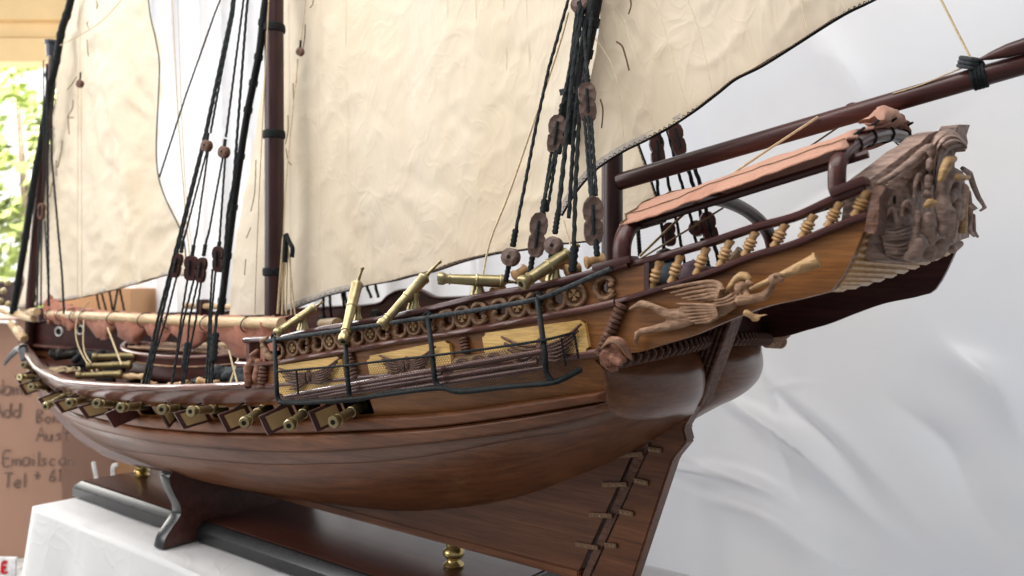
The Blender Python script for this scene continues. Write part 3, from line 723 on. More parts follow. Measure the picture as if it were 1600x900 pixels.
def belay(u0, v0, u1, v1, Y, r=.0062, m='pale'):
    a = aY(u0, v0, Y-.01); b = aY(u1, v1, Y+.006); mb = MB()
    mb.lathe([(0, r*.9), (.05, r*1.15), (.16, r*1.1), (.24, r*.85), (.76, r*.85), (.86, r*1.1), (.95, r*1.15), (1, r*.9)], a, b, 12); return part('belaying_pin', mb, m, ship, 50)

# mizzen shrouds, near side
R1 = .0027
for px in ([(888, 0), (858, 105), (838, 195), (820, 290), (806, 360)],):
    rope(px, -.10, -.232, .0021)
seizing(aY(806, 358, -.232), aY(801, 386, -.234), .0042); roundblock(798, 402, .0112, -.234); seizing(aY(795, 415, -.234), aY(790, 440, -.236), .0036)
rope([(909, -10), (899, 60), (888, 120), (879, 165)], -.09, -.15, .0024); seizing(aY(879, 162, -.15), aY(876, 184, -.15), .0042)
fiddle(869, 210, .12, .050, .0235, -.155)
for a, b in (((868, 235), (851, 312)), ((862, 235), (846, 340)), ((871, 235), (855, 330))): rope([a, b], -.16, -.215, .0019, name='lanyard')
seizing(aY(851, 312, -.215), aY(847, 340, -.222), .0045); fiddle(840, 367, .12, .054, .0225, -.232); seizing(aY(833, 394, -.234), aY(828, 428, -.238), .0038)
roundblock(907, 8, .0125, -.09)
rope([(910, 20), (914, 70), (918, 118)], -.09, -.14, .0024); seizing(aY(917, 116, -.14), aY(919, 135, -.142), .0042)
fiddle(918, 160, -.06, .050, .0235, -.15)
for a, b in (((913, 180), (922, 300)), ((919, 182), (926, 300)), ((924, 184), (932, 305))): rope([a, b], -.155, -.215, .0019, name='lanyard')
seizing(aY(925, 290, -.21), aY(926, 320, -.22), .0045); fiddle(927, 345, -.02, .056, .0245, -.228); seizing(aY(931, 374, -.23), aY(933, 400, -.234), .0040)
rope([(914, -10), (895, 110), (884, 225), (872, 335)], -.085, -.222, .0029); seizing(aY(872, 332, -.222), aY(867, 365, -.23), .0040); roundblock(865, 384, .0108, -.232); seizing(aY(862, 397, -.234), aY(858, 430, -.238), .004)
rope([(921, -10), (907, 100), (897, 200), (889, 340)], -.08, -.20, .0025)
rope([(929, -10), (905, 180), (899, 300), (897, 380), (893, 410)], -.08, -.235, .0026); seizing(aY(898, 385, -.234), aY(894, 425, -.238), .0055)
rope([(905, -10), (893, 90), (884, 160), (874, 240)], -.088, -.16, .0026)
for k in range(4): 
    q = aY(893+k*0.4, 142+k*2.2, -.10); mb = MB(); mb.tube([q+Vector((-.011, -.012, 0)), q+Vector((.013, -.012, 0))], .0016, 5); part('seizing', mb, 'rope_grey', ship)
belay(757/1+5, 425, 0, 0, -.235) if False else None
for a in ((803, 432, 822, 420), (770, 458, 786, 449), (884, 423, 905, 419), (914, 411, 945, 405), (848, 433, 858, 424)): belay(*a, -.225, .0065)
roundblock(880, 411, .0085, -.20, 'carve_red')
# mizzen shrouds, far side
for px, r in (([(1022, 205), (1028, 300), (1036, 370), (1040, 430)], .0026), ([(1030, 205), (1045, 290), (1060, 360), (1075, 440)], .0024), ([(1042, 200), (1060, 270), (1075, 320), (1090, 390)], .0024), ([(1068, 240), (1083, 290), (1096, 340)], .0030), ([(1078, 240), (1098, 300), (1105, 340), (1126, 420)], .0030)): rope(px, .12, .225, r)
for u, v, a in ((1027, 236, -.1), (1058, 218, -.25)): fiddle(u, v, a, .052, .024, .13, 'maroon_x')
fiddle(1108, 356, -.22, .054, .026, .21, 'maroon_x'); roundblock(1089, 357, .0130, .21, 'maroon_x'); fiddle(1046, 366, -.1, .040, .022, .20, 'maroon_x')
seizing(aY(1097, 372, .215), aY(1110, 430, .22), .0045); seizing(aY(997, 360, .19), aY(1000, 400, .2), .0042)
# main shrouds, near side
def Ym(v): return -.085-.185*min(max((v+40)/640, 0), 1)
def mrope(px, r, m='rope', name='shroud'):
    mb = MB(); mb.laid([aY(u, v, Ym(v)) for u, v in px], r); return part(name, mb, m, ship, 60)
mrope([(352, -20), (336, 20), (290, 150), (249, 277)], .0016)
for dx in (0, 5): mrope([(365+dx*.3, -20), (361+dx*.3, 20), (320+dx*.5, 210), (282+dx*.7, 360), (247+dx, 496), (233+dx, 560), (222+dx, 603)], .0024)
mrope([(369, -20), (365, 20), (345, 120), (329, 208)], .0021); mrope([(323, 237), (291, 360)], .0017); mrope([(325, 237), (308, 360)], .0017)
mrope([(383, -20), (378, 20), (353, 214)], .0021); mrope([(348, 247), (327, 360)], .0017); mrope([(352, 247), (344, 360)], .0019)
mrope([(389, -20), (385, 20), (365, 285), (356, 330), (347, 453), (338, 498), (333, 560), (330, 603)], .0025)
for u, v in ((323, 228), (350, 238)): roundblock(u, v, .0112, Ym(v), 'carve_dark'); seizing(aY(u+2, v-20, Ym(v-20)), aY(u, v-6, Ym(v)), .0036)
for px in ([(291, 360), (286, 377)], [(308, 360), (303, 383)], [(327, 360), (321, 382)], [(344, 360), (343, 378)]):
    mrope(px, .002); seizing(aY(px[1][0], px[1][1], Ym(px[1][1])), aY(px[1][0]-3, px[1][1]+18, Ym(px[1][1]+18)), .0040)
for u, v, a, w in ((277, 415, .2, .014), (299, 419, .05, .024), (315, 422, .12, .015), (341, 405, 0, .018)): fiddle(u, v, a, .046, w, Ym(v), 'maroon_x')
for px in ([(276, 432), (260, 496), (240, 560), (232, 603)], [(293, 436), (283, 498), (276, 553), (267, 603)], [(309, 441), (296, 498), (292, 550), (284, 603)], [(314, 441), (306, 500), (296, 550), (287, 603)], [(332, 421), (327, 498), (322, 603)], [(337, 421), (330, 498), (326, 603)], [(303, 436), (287, 500), (268, 603)]): mrope(px, .0018, name='lanyard')
for px in (((243, 535), (232, 575)), ((294, 535), (288, 575)), ((337, 520), (333, 565))): seizing(aY(*px[0], -.25), aY(*px[1], -.26), .0068)
for a in ((223, 594, 244, 603), (263, 604, 294, 599), (309, 595, 342, 600)): belay(*a, -.255, .0062)
# fore rigging
for px, r in (([(68, 95), (68, 308)], .0016), ([(61, 346), (58, 478)], .002), ([(65, 346), (64, 478)], .002), ([(70, 346), (77, 478)], .002), ([(73, 100), (74, 250), (75, 362), (76, 478)], .0028), ([(80, 160), (81, 250), (97, 430), (100, 490)], .0026)): rope(px, -.04, -.12, r)
fiddle(65, 330, .05, .045, .016, -.085, 'carve_dark')
rope([(80, 110), (45, 250), (0, 365), (-30, 440)], 0, 0, .0010, 'rope_grey', 'stay')
rope([(83, 78), (79, 110), (74, 118)], 0, 0, .0022); roundblock(74, 117, .009, 0, 'rope_grey')
# cream running rigging
for px, Ya, Yb, r, m in (([(268, -20), (280, 210), (296, 400)], -.02, -.12, .0013, 'cord'), ([(277, -20), (287, 250), (303, 420)], -.02, -.12, .0008, 'cord'), ([(421, -20), (405, 300), (398, 490)], -.05, -.09, .0011, 'cord'), ([(480, -20), (470, 70)], .02, .02, .0010, 'cord'), ([(466, 92), (446, 300), (440, 490)], .02, -.03, .0012, 'cord'), ([(888, 20), (868, 90), (800, 290), (765, 380), (750, 462)], -.09, -.225, .0015, 'cord'), ([(1460, -20), (1516, 90)], 0, -.01, .0013, 'cord'), ([(1503, 106), (1440, 132), (1395, 146)], -.01, -.01, .0010, 'cord'), ([(1278, 183), (1120, 290), (1000, 400)], -.014, -.18, .0016, 'cord'), ([(1330, 185), (1222, 258)], .0, .03, .0012, 'cord_brown'), ([(1130, 325), (1000, 405)], -.10, -.19, .0012, 'cord'), ([(443, 370), (434, 490)], -.04, -.04, .0026, 'cord'), ([(446, 400), (441, 492)], -.04, -.04, .0016, 'cord'), ([(449, 400), (447, 492)], -.04, -.04, .0016, 'cord'), ([(453, 395), (455, 492)], -.04, -.04, .0016, 'cord'), ([(450, 385), (461, 492)], -.04, -.04, .0016, 'cord'), ([(881, 345), (892, 385), (912, 436)], -.12, -.2, .0010, 'cord'), ([(125, -20), (125, 128)], -.04, -.05, .0008, 'cord'), ([(127, 135), (128, 470)], -.05, -.07, .0008, 'cord'), ([(122, 135), (121, 470)], -.05, -.07, .0008, 'cord'), ([(140, 470), (120, 500), (122, 540), (150, 590)], -.12, -.16, .0015, 'cord'), ([(131, 500), (132, 550), (160, 588)], -.12, -.16, .0015, 'cord'), ([(168, 512), (190, 570)], -.1, -.15, .0020, 'cord'), ([(358, 548), (372, 604)], -.2, -.25, .0015, 'cord'), ([(372, 560), (358, 603)], -.2, -.25, .0015, 'cord'), ([(190, 0), (150, 40), (88, 74)], -.045, -.03, .0012, 'cord')):
    rope(px, Ya, Yb, r, m, 'running_rope', 5, True)
mb = MB(); mb.tube(sm([aY(447, 366, -.045), aY(452, 378, -.045), aY(457, 388, -.045), aY(456, 402, -.045)], 4), .0045, 8); mb.tube([aY(447, 366, -.045), aY(445, 410, -.045)], .0055, 8); part('hook', mb, 'iron', ship)
for u, v, Y in ((125, 131, -.05), (469, 81, .02)): roundblock(u, v, .0105 if u < 200 else .0085, Y, 'carve_dark'); seizing(aY(u+1, v-18, Y), aY(u, v-6, Y), .0028)
# the far shrouds seen under the sail foot
for u0, v0, u1, v1 in ((505, 464, 506, 500), (515, 460, 518, 500), (534, 455, 538, 480), (538, 455, 543, 480), (573, 447, 580, 465), (586, 444, 591, 464), (150, 455, 156, 485), (170, 450, 176, 485), (185, 446, 178, 485), (186, 446, 194, 485), (157, 452, 166, 485)): rope([(u0, v0-60), (u0, v0), (u1, v1)], .16, .25, .0032)
# ================================================================== carvings
def carve(name, balls, m, parent, vox=.0016, smooth=4, sharp=0, label=None, displace=None):
    """one continuous carved body: balls = (centre, rx, ry, rz) merged by a voxel remesh"""
    mb = MB()
    for c, rx, ry, rz in balls: mb.ball(c, 1, rx, ry, rz, 10, 7)
    og = mb.bottom(); me = mb.mesh(name, og); o = bpy.data.objects.new(name, me); col.objects.link(o)
    md = o.modifiers.new('r', 'REMESH'); md.mode = 'VOXEL'; md.voxel_size = vox*S; md.use_smooth_shade = True
    if smooth: s2 = o.modifiers.new('s', 'SMOOTH'); s2.iterations = smooth; s2.factor = .5
    me2 = bpy.data.meshes.new_from_object(o.evaluated_get(bpy.context.evaluated_depsgraph_get())); me2.name = name
    o.modifiers.clear(); o.data = me2; bpy.data.meshes.remove(me); me2.materials.clear(); me2.materials.append(M[m])
    if displace:
        A = Vector(og)
        for q in me2.vertices: q.co += displace(q.co+A)*S
    me2.polygons.foreach_set('use_smooth', [True]*len(me2.polygons))
    o.location = og
    if parent: o.parent = parent; o.location = og-world_loc(parent)
    return tag(o, label)
def chain(pts, n=None):
    """(point, r) list -> overlapping balls"""
    out = []
    for (a, ra), (b, rb) in zip(pts[:-1], pts[1:]):
        L = (Vector(b)-Vector(a)).length; k = n or max(int(L/(min(ra, rb)*.55)), 2)
        for i in range(k+1):
            t = i/k; r = ra+(rb-ra)*t; out.append((Vector(a).lerp(Vector(b), t), r, r, r))
    return out
PXU = lambda p: depth(p)/FPX
# ---- angel blowing a trumpet
def zp(x, y, h=0.0): return aW(960+x/5.714, 420+y/5.714, h*1.25+.004)
def zr(r): return r/5.714*.85/FPX
def zch(l, h=0.004): return chain([(zp(x, y, hh[0] if hh else h), zr(r)) for x, y, r, *hh in l])
B = []
B += zch([(1130, 165, 60), (1160, 150, 52)], .008)
B += zch([(1150, 160, 56)], .012)+zch([(1195, 120, 26), (1232, 138, 17)], .016)+zch([(1175, 200, 26), (1190, 208, 22)], .010)
B += zch([(1105, 200, 42), (1075, 250, 60)], .004)
B += zch([(1085, 245, 62), (1030, 290, 80), (950, 340, 82), (880, 375, 72)], .003)
B += zch([(880, 375, 72), (790, 400, 66), (690, 420, 60)], .003)
B += zch([(1120, 280, 46), (1230, 265, 38), (1330, 245, 40), (1390, 180, 32), (1425, 115, 28)], .013)
B += zch([(1410, 90, 38), (1450, 80, 42), (1480, 88, 34)], .016)+zch([(1425, 60, 15), (1432, 48, 13)], .022)+zch([(1450, 58, 15), (1457, 44, 13)], .023)+zch([(1475, 60, 15), (1482, 46, 12)], .023)+zch([(1495, 70, 13), (1502, 56, 11)], .022)
B += zch([(700, 410, 62), (600, 410, 60), (480, 405, 48), (370, 355, 38), (290, 320, 36), (240, 312, 34), (140, 358, 17)], .004)
B += zch([(690, 440, 55), (600, 480, 52), (470, 510, 46), (330, 545, 36), (240, 560, 32), (205, 580, 30), (190, 640, 24), (188, 672, 20)], .004)
angel = carve('carved_angel', B, 'carve', ship, .0013, 3)
def feather(l, r0=23, r1=6, h0=.012, h1=.006, m='carve', par=None, name='wing_feather'):
    pts = sm([zp(x, y, h0+(h1-h0)*i/(len(l)-1)) for i, (x, y) in enumerate(l)], 5); k = len(pts)
    mb = MB(); mb.tube(pts, [zr(r0)*(1-(i/(k-1))**2.2)+zr(r1)*(i/(k-1))**2.2 for i in range(k)], 8); return part(name, mb, m, par or angel, 60)
for l in ([(965, 190), (940, 140), (870, 118), (740, 128), (560, 158), (435, 182)], [(955, 190), (900, 150), (740, 165), (500, 215)], [(950, 205), (880, 190), (740, 205), (545, 238)], [(945, 220), (880, 220), (760, 240), (600, 264)], [(940, 235), (870, 250), (780, 266), (650, 276)], [(935, 250), (880, 272), (760, 292)]): feather(l)
for l in ([(910, 330), (750, 322), (555, 312)], [(915, 345), (770, 345), (585, 345)], [(920, 362), (780, 372), (610, 375)], [(925, 380), (800, 398), (640, 405)], [(930, 398), (820, 425), (660, 438)], [(930, 415), (830, 450), (680, 468)], [(920, 425), (840, 470), (720, 485)]): feather(l, 20, 6, .012, .010, name='skirt_fold')
for l in ([(1060, 225), (985, 268), (895, 285)], [(1100, 240), (1000, 290), (895, 310)], [(1130, 262), (1020, 315), (900, 330)]): feather(l, 15, 8, .014, .013, name='robe_fold')
carve('carved_hair', zch([(1205, 92, 26, .011), (1175, 62, 34, .010), (1130, 62, 36, .010), (1085, 95, 33, .010), (1040, 150, 27, .009), (1000, 200, 22, .008), (975, 222, 16, .007)]), 'hair', angel, .0013, 3)
a, b = zp(1212, 182, .016), aW(1278, 406, .020); mb = MB(); mb.lathe([(0, .0020), (.5, .0038), (.8, .0058), (.96, .0068), (.965, .0078), (1, .0078)], a, b, 14); mb.lathe([(0, .0062), (1, .0062)], b, b-(b-a)*.001, 14); part('trumpet', mb, 'hair', angel, 40)
B = zch([(1180, 395, 30), (1230, 420, 24)], .02)
for e in ((1240, 470), (1275, 470), (1300, 455), (1365, 412)): B += zch([(1215, 410, 14), ((1215+e[0])/2, (410+e[1])/2+8, 12), (*e, 8)], .02)
carve('carved_tassel', B, 'hair', ship, .0013, 2)
# ---- caryatid columns and lion masks
def ringcol(p, q, r, m='carve_dark', n=8, name='ringed_column'):
    p = Vector(p); q = Vector(q); path = []; rad = []
    for i in range(n*4+1): path.append(p.lerp(q, i/(n*4))); rad.append(r*(.62 if i % 4 == 0 else 1.0))
    mb = MB(); mb.tube(path, rad, 10); return part(name, mb, m, ship, 60)
ringcol(aW(973, 474, .004), aW(937, 556, .006), .0072, 'carve_dark', 11)
ringcol(aW(547, 552, .002), aW(556, 592, .004), .0062, 'carve_dark', 7); ringcol(aW(724, 527, .002), aW(729, 552, .004), .0062, 'carve_dark', 5); ringcol(aW(413, 572, .002), aW(410, 606, .004), .008, 'carve_dark', 6)
def wch(l, h=.006, s=1.0): return chain([(aW(x, y, (hh[0] if hh else h)), r*s*.9/FPX) for x, y, r, *hh in l])
B = wch([(955, 552, 17, .004), (953, 560, 16, .004)])+wch([(960, 560, 9, .016), (968, 566, 6, .018)])+wch([(944, 556, 8, .010), (944, 566, 7, .008)])+wch([(950, 571, 7, .008), (957, 577, 5, .006)])+wch([(968, 556, 5, .014), (976, 563, 4, .012)])
lion = carve('carved_lion_mask', B, 'carve_red', ship, .0013, 2)
for k in range(8):
    q = k/7; mb = MB(); mb.tube(sm([aW(938+q*10, 548-q*16, .008), aW(948+q*8, 536-q*8, .020), aW(962+q*8, 534-q*3, .024), aW(974+q*6, 546-q*4, .020), aW(978+q*9, 556+q*6, .014)], 5), [.0012+.0011*math.sin(math.pi*i/20) for i in range(21)], 6); part('mane_lock', mb, 'carve_red' if k % 2 else 'carve', lion, 60)
for k in range(5):
    q = k/4; mb = MB(); mb.tube(sm([aW(944+q*18, 563+q*2, .016), aW(948+q*16, 572+q*1, .015), aW(955+q*9, 580-q*2, .008)], 4), .0016, 6); part('beard_lock', mb, 'carve_red', lion, 60)
for (u, v) in ((1204, 520),):
    p = aX(u, v, -.468); B = chain([(p, .018), (p+Vector((.02, .0, .004)), .014)])+chain([(p+Vector((.0, -.012, -.012)), .012), (p+Vector((.01, .012, -.014)), .012)]); carve('carved_lion_mask', B, 'carve', ship, .0016, 3)
# ---- carved ledges over the transom lobes
zl = lambda y: -.0695-.012*(y/.23)**2
def ledge(y0, y1, name):
    mb = MB(); n = 26; rows = []
    for i in range(n*2+1):
        t = i/(n*2); y = y0+(y1-y0)*t; w = .003 if i % 2 else 0; z = zl(y); f = max(math.sin(math.pi*min(abs(y)/.23, 1)**.72), 0)**.75*.020
        rows.append([(-.476, y, z-.009), (-.470+f+w, y, z-.010), (-.464+f+w, y, z-.003), (-.462+f+w*.6, y, z+.003), (-.468+f*.6, y, z+.009), (-.478, y, z+.010)])
    mb.grid(rows); return part(name, mb, 'carve_dark', ship, 35)
for s in (-1, 1):
    ledge(s*.228, s*.016, 'carved_ledge'); rng = random.Random(3)
    for k in range(15):
        y = s*(.025+.19*k/14); f = max(math.sin(math.pi*min(abs(y)/.23, 1)**.72), 0)**.75*.020; c = Vector((-.463+f, y, zl(y))); mb = MB()
        mb.tube([c+Vector((.001, -.005, -.008)), c+Vector((.005, 0, .000)), c+Vector((.000, .005, .008))], [.0015, .0034, .0018], 6)
        part('ledge_leaf', mb, 'carve_dark', ship, 60)
    B = []
    for k in range(16):
        y = s*(.03+.17*rng.random()); zz = -.050+.045*rng.random(); B += chain([(Vector((-.47, y, zz)), .0055), (Vector((-.462, y+.02*(rng.random()-.5), zz+.012)), .0035)])
    carve('carved_foliage', B, 'carve_dark', ship, .0016, 1)
mb = MB(); mb.grid([[(-.474, y, z) for z in (-.085, -.04, .0, .03)] for y in (-.222, 0, .222)]); part('stern_board', mb, 'maroon_x', ship)

# ---- taffrail: a bowed carved board
XcT = curve([(-.30, -.285), (-.25, -.236), (-.21, -.199), (-.176, -.1735), (-.15, -.1695), (0, -.168), (.2, -.166), (.3, -.17)])
def aT(u, v, off=0.0):
    Y = 0.0
    for _ in range(140):
        p = aX(u, v, XcT(Y)+off); Y = .78*Y+.22*max(min(p.y, .4), -.35)
    return aX(u, v, XcT(Y)+off)
T1 = lambda x, y: (1300+x/3.6, 170+y/3.6)
tp = [(247, 670), (243, 610), (252, 540), (270, 450), (265, 402), (330, 355), (430, 280), (500, 222), (540, 198), (560, 185), (600, 140), (650, 118), (700, 130), (750, 185), (760, 215), (745, 260), (745, 325), (790, 350), (805, 440), (835, 520), (872, 558), (832, 580), (830, 660), (822, 722), (775, 738), (720, 795), (630, 858), (490, 866), (400, 850), (330, 800), (285, 745)]
poly = [aT(*T1(x, y)) for x, y in tp]
pc = [Vector((p.y, p.z)) for p in poly]
def cdt_fill(pc, step):
    xs = [p.x for p in pc]; ys = [p.y for p in pc]; pts = list(pc); nb = len(pc)
    def inside(x, y):
        c = False; j = nb-1
        for i in range(nb):
            if ((pc[i].y > y) != (pc[j].y > y)) and x < (pc[j].x-pc[i].x)*(y-pc[i].y)/(pc[j].y-pc[i].y)+pc[i].x: c = not c
            j = i
        return c
    y = min(ys)+step/2; r = 0
    while y < max(ys):
        x = min(xs)+step*(.25+.5*(r % 2))
        while x < max(xs):
            if inside(x, y): pts.append(Vector((x, y)))
            x += step
        y += step*.87; r += 1
    vs, es, fs, *_ = delaunay_2d_cdt(pts, [(i, (i+1) % nb) for i in range(nb)], [], 1, 1e-7)
    return vs, fs, nb
vs, fs, nb = cdt_fill(pc, .007)
mb = MB(); mb.add([(XcT(q.x)-.010, q.x, q.y) for q in vs], fs); mb.add([(XcT(q.x)-.030, q.x, q.y) for q in vs], fs)
mb.grid([[(XcT(q.x)-.010, q.x, q.y), (XcT(q.x)-.030, q.x, q.y)] for q in pc], False, True)
taff = part('taffrail_board', mb, 'carve_grey', ship, 40)
def tch(l, h=.004, s=1.0, sy=1.3):
    out = []
    for c, r, _, _ in chain([(aT(*T1(x, y), (hh[0] if hh else h)*1.6-.002), r/3.6*.80/FPX*s) for x, y, r, *hh in l]): out.append((c, r, r*sy, r))
    return out
def tc(name, B, m='carve_grey'): return carve(name, B, m, taff, .0013, 1)
# hood of drapery at the top, thick raised edge, blocks of beading
R0 = sm([(x, y, 0) for x, y in ((548, 440), (545, 330), (550, 215), (578, 152), (630, 116), (692, 128), (748, 186), (762, 215))], 5); R1_ = sm([(x, y, 0) for x, y in ((588, 420), (602, 340), (622, 275), (652, 232), (690, 212), (726, 208), (748, 216), (756, 226))], 5)
rows = []
for i, (p, q) in enumerate(zip(R0, R1_)):
    t = i/(len(R0)-1); row = []
    for j in range(13):
        w = j/12; c = p.lerp(q, w); off = .030*math.sin(math.pi*(.12+.72*w))**.8*(.45+.55*min(1, t*2.2))+.0022*math.sin(w*26+t*5)+(.012*w if t > .4 else 0); row.append(aT(*T1(c.x, c.y), off))
    r2 = aT(*T1(q.x+4, q.y+8), -.002); row.append(r2); rows.append(row)
mb = MB(); mb.grid(rows); mb.grid([[r[0], aT(*T1(p.x, p.y), -.02)] for r, p in zip(rows, R0)]); part('carved_hood', mb, 'carve_grey', taff, 50)
tc('carved_moulding', tch([(268, 415, 14), (340, 375, 18), (430, 310, 22), (500, 250, 24), (535, 220, 22)], .006, 1, 1.0))
mb = MB(); mb.tube(sm([aT(*T1(x, y), .010) for x, y in ((300, 432), (350, 410), (430, 350), (520, 275))], 5), .0013, 6); mb.tube(sm([aT(*T1(x, y), .010) for x, y in ((310, 418), (350, 398), (430, 335), (515, 262))], 5), .0013, 6); part('moulding_bead', mb, 'carve_grey', taff, 60)
tc('carved_garland', tch([(555, 220, 24, .014), (560, 245, 22, .014)])+tch([(555, 300, 24, .012), (548, 330, 20, .012)])+tch([(545, 390, 22, .010), (540, 440, 20, .010)])+tch([(530, 480, 20, .010), (545, 495, 15, .010)]))
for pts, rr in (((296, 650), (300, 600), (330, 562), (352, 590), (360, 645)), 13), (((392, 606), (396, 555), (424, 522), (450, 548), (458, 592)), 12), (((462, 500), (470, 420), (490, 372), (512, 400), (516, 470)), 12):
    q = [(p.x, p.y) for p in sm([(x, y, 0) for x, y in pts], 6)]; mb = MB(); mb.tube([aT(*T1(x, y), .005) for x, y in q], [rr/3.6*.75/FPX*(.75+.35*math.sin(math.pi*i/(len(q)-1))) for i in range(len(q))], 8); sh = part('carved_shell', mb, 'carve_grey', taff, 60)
    mb = MB(); c = (sum(x for x, y in q)/len(q), sum(y for x, y in q)/len(q)+4); R_ = [[aT(*T1(c[0]+(x-c[0])*w, c[1]+(y-c[1])*w), -.0085+.012*(1-w)) for x, y in q] for w in (1, .8, .5, .2)]; mb.grid(R_); part('shell_shade', mb, 'carve_dark', sh, 0)  # darker fill under the arch stands for the shade of a hollow
mb = MB(); mb.ball(aT(*T1(352, 512), -.006), 16/3.6*.75/FPX, .6, .35, 1.6); part('slot_shade', mb, 'dark', taff)  # black ball on the surface, shade of a slot put in as colour
mb = MB()
for k in range(13):
    a0 = T1(268+k*3, 680+k*11); a1 = T1(465-k*4, 645+k*15); mid = ((a0[0]+a1[0])/2, (a0[1]+a1[1])/2+3.5+2.5*math.sin(k*2.1))
    mb.tube(sm([aT(*a0, -.006), aT(*mid, -.004+.003*(k%2)), aT(*a1, -.006)], 6), .0019 if k%2 else .0012, 6)
part('carved_wave', mb, 'carve_grey', taff, 60)
def figure(name, head, hair, body, hl='hair'):
    o = tc(name, body+tch([head], .018))
    if hair: carve('carved_hair', tch(hair, .022), hl, o, .0014, 2)
    return o
figure('carved_figure', (650, 320, 20, .018), [(688, 282, 17), (655, 296, 28), (632, 345, 26), (612, 395, 18)], tch([(655, 360, 26), (625, 420, 34), (625, 500, 32), (625, 560, 42), (625, 640, 30), (620, 700, 20)], .016)+tch([(660, 580, 32), (665, 650, 28), (662, 720, 18), (670, 745, 14)], .018)+tch([(595, 430, 18), (590, 490, 20), (600, 540, 16)], .012))
figure('carved_figure', (715, 400, 20, .018), [(735, 380, 15), (705, 385, 20)], tch([(705, 430, 24), (695, 470, 30), (660, 510, 26)], .016)+tch([(705, 500, 26), (700, 570, 26), (690, 640, 18), (680, 720, 14)], .012))
figure('carved_figure', (755, 410, 17, .016), [(770, 385, 14), (745, 390, 16)], tch([(745, 440, 22), (735, 500, 24), (725, 560, 26), (720, 610, 24)], .012)+tch([(746, 448, 18), (768, 472, 16), (775, 530, 15)], .011))
figure('carved_figure', (795, 520, 12, .010), None, tch([(775, 560, 20), (780, 620, 14), (775, 690, 13), (800, 715, 11)], .010)+tch([(795, 600, 14), (800, 690, 12), (820, 720, 10)], .008))
figure('carved_figure', (555, 570, 24, .016), [(580, 530, 16), (550, 530, 24), (528, 545, 16)], tch([(545, 610, 30), (545, 660, 34), (550, 710, 26)], .012)+tch([(520, 620, 18), (515, 690, 18)], .008)+tch([(575, 680, 20), (560, 750, 18)], .012))
tc('carved_rock', tch([(480, 770, 44), (465, 820, 36), (430, 830, 26)], .006)); tc('carved_rock', tch([(560, 800, 34), (545, 825, 30)], .006)); tc('carved_rock', tch([(620, 770, 40), (600, 810, 34)], .006)); tc('carved_rock', tch([(680, 790, 26), (720, 760, 22)], .004)); tc('carved_rock', tch([(480, 590, 20), (475, 680, 18), (460, 740, 16)], .006))
tc('carved_mantle', tch([(735, 335, 16), (775, 365, 20), (795, 430, 20), (825, 500, 18), (862, 555, 12), (835, 572, 10)], .0015))
mb = MB(); mb.tube([aT(*T1(760, 440), .020), aT(*T1(750, 560), .020), aT(*T1(730, 700), .016)], [.0022, .0026, .0042], 8); part('carved_club', mb, 'hair', taff, 60)
a = aT(*T1(735, 215), -.012); mb = MB(); rows = []
for x, y, w in ((700, 170, 34), (712, 120, 36), (730, 92, 40), (748, 98, 30)): rows.append((aT(*T1(x, y), -.010), w/3.6*.85/FPX))
mb = MB()
A = [aT(*T1(x, y), -.004) for x, y in ((690, 125), (712, 88), (776, 90), (765, 125), (757, 150), (765, 190), (750, 240), (730, 200))]; Bq = [p+Vector((-.018, 0, 0)) for p in A]; mb.prism(A, Bq); part('finial', mb, 'carve_grey', taff, 30)
# block that carries the taffrail at the near corner
A = [aY(u, v, -.236) for u, v in ((1366, 286), (1384, 292), (1374, 310), (1372, 348), (1366, 366), (1350, 362), (1356, 330))]; mb = MB(); mb.prism(A, [p+Vector((0, .03, 0)) for p in A]); part('corner_block', mb, 'carve_dark', ship, 30)

# ---- bow end scroll of the quarterdeck bulwark
B = wch([(397, 560, 8), (388, 575, 11), (388, 598, 9)], .004)+wch([(405, 566, 9), (402, 590, 12)], .002)+wch([(393, 556, 6), (402, 548, 5)], .006)
carve('carved_console', B, 'carve_red', ship, .0016, 2)
B = wch([(412, 540, 8), (418, 555, 9), (425, 560, 7)], .003)+wch([(408, 532, 5), (418, 528, 5)]); carve('carved_volute', B, 'carve', ship, .0016, 2)

# ================================================================== yellow panels with eagles
def wpanel(px, off, th, m, name, notch=6, holes=None):
    """plate with hollow corners lying on the wall"""
    c = [Vector(p) for p in px]; out = []
    for i in range(4):
        p = c[i]; a = (c[i-1]-p).normalized(); b = (c[(i+1) % 4]-p).normalized()
        for k in range(5):
            t = k/4*math.pi/2; out.append(p+a*notch*math.cos(t)+b*notch*math.sin(t))
        for k in range(1, 6): out.append((p+b*notch).lerp(c[(i+1) % 4]+(p-c[(i+1) % 4]).normalized()*notch, k/6))
    A = [aW(q.x, q.y, off) for q in out]; Bq = [p+Vector((0, th, 0)) for p in A]
    mb = MB(); n = len(A); ce = sum(A, Vector())/n
    rows = [[ce.lerp(p, r) for p in A] for r in (0.02, .35, .7, 1)]
    for r in rows:
        for q in r: q.y = -(b0(q.x)+off)
    mb.grid(rows, False, False, True); mb.grid([A, Bq], False, False, True); return part(name, mb, m, ship, 30)
wpanel([(429, 572), (533, 556), (541, 608), (437, 620)], .005, .006, 'yellow', 'yellow_panel')
wpanel([(572, 557), (701, 531), (706, 575), (581, 603)], .005, .006, 'yellow', 'yellow_panel')
wpanel([(752, 521), (912, 499), (921, 548), (763, 585)], .005, .006, 'yellow', 'yellow_panel')
cart = wpanel([(706, 560), (792, 546), (790, 590), (710, 600)], .006, .007, 'tan', 'scrolled_plate', 4)
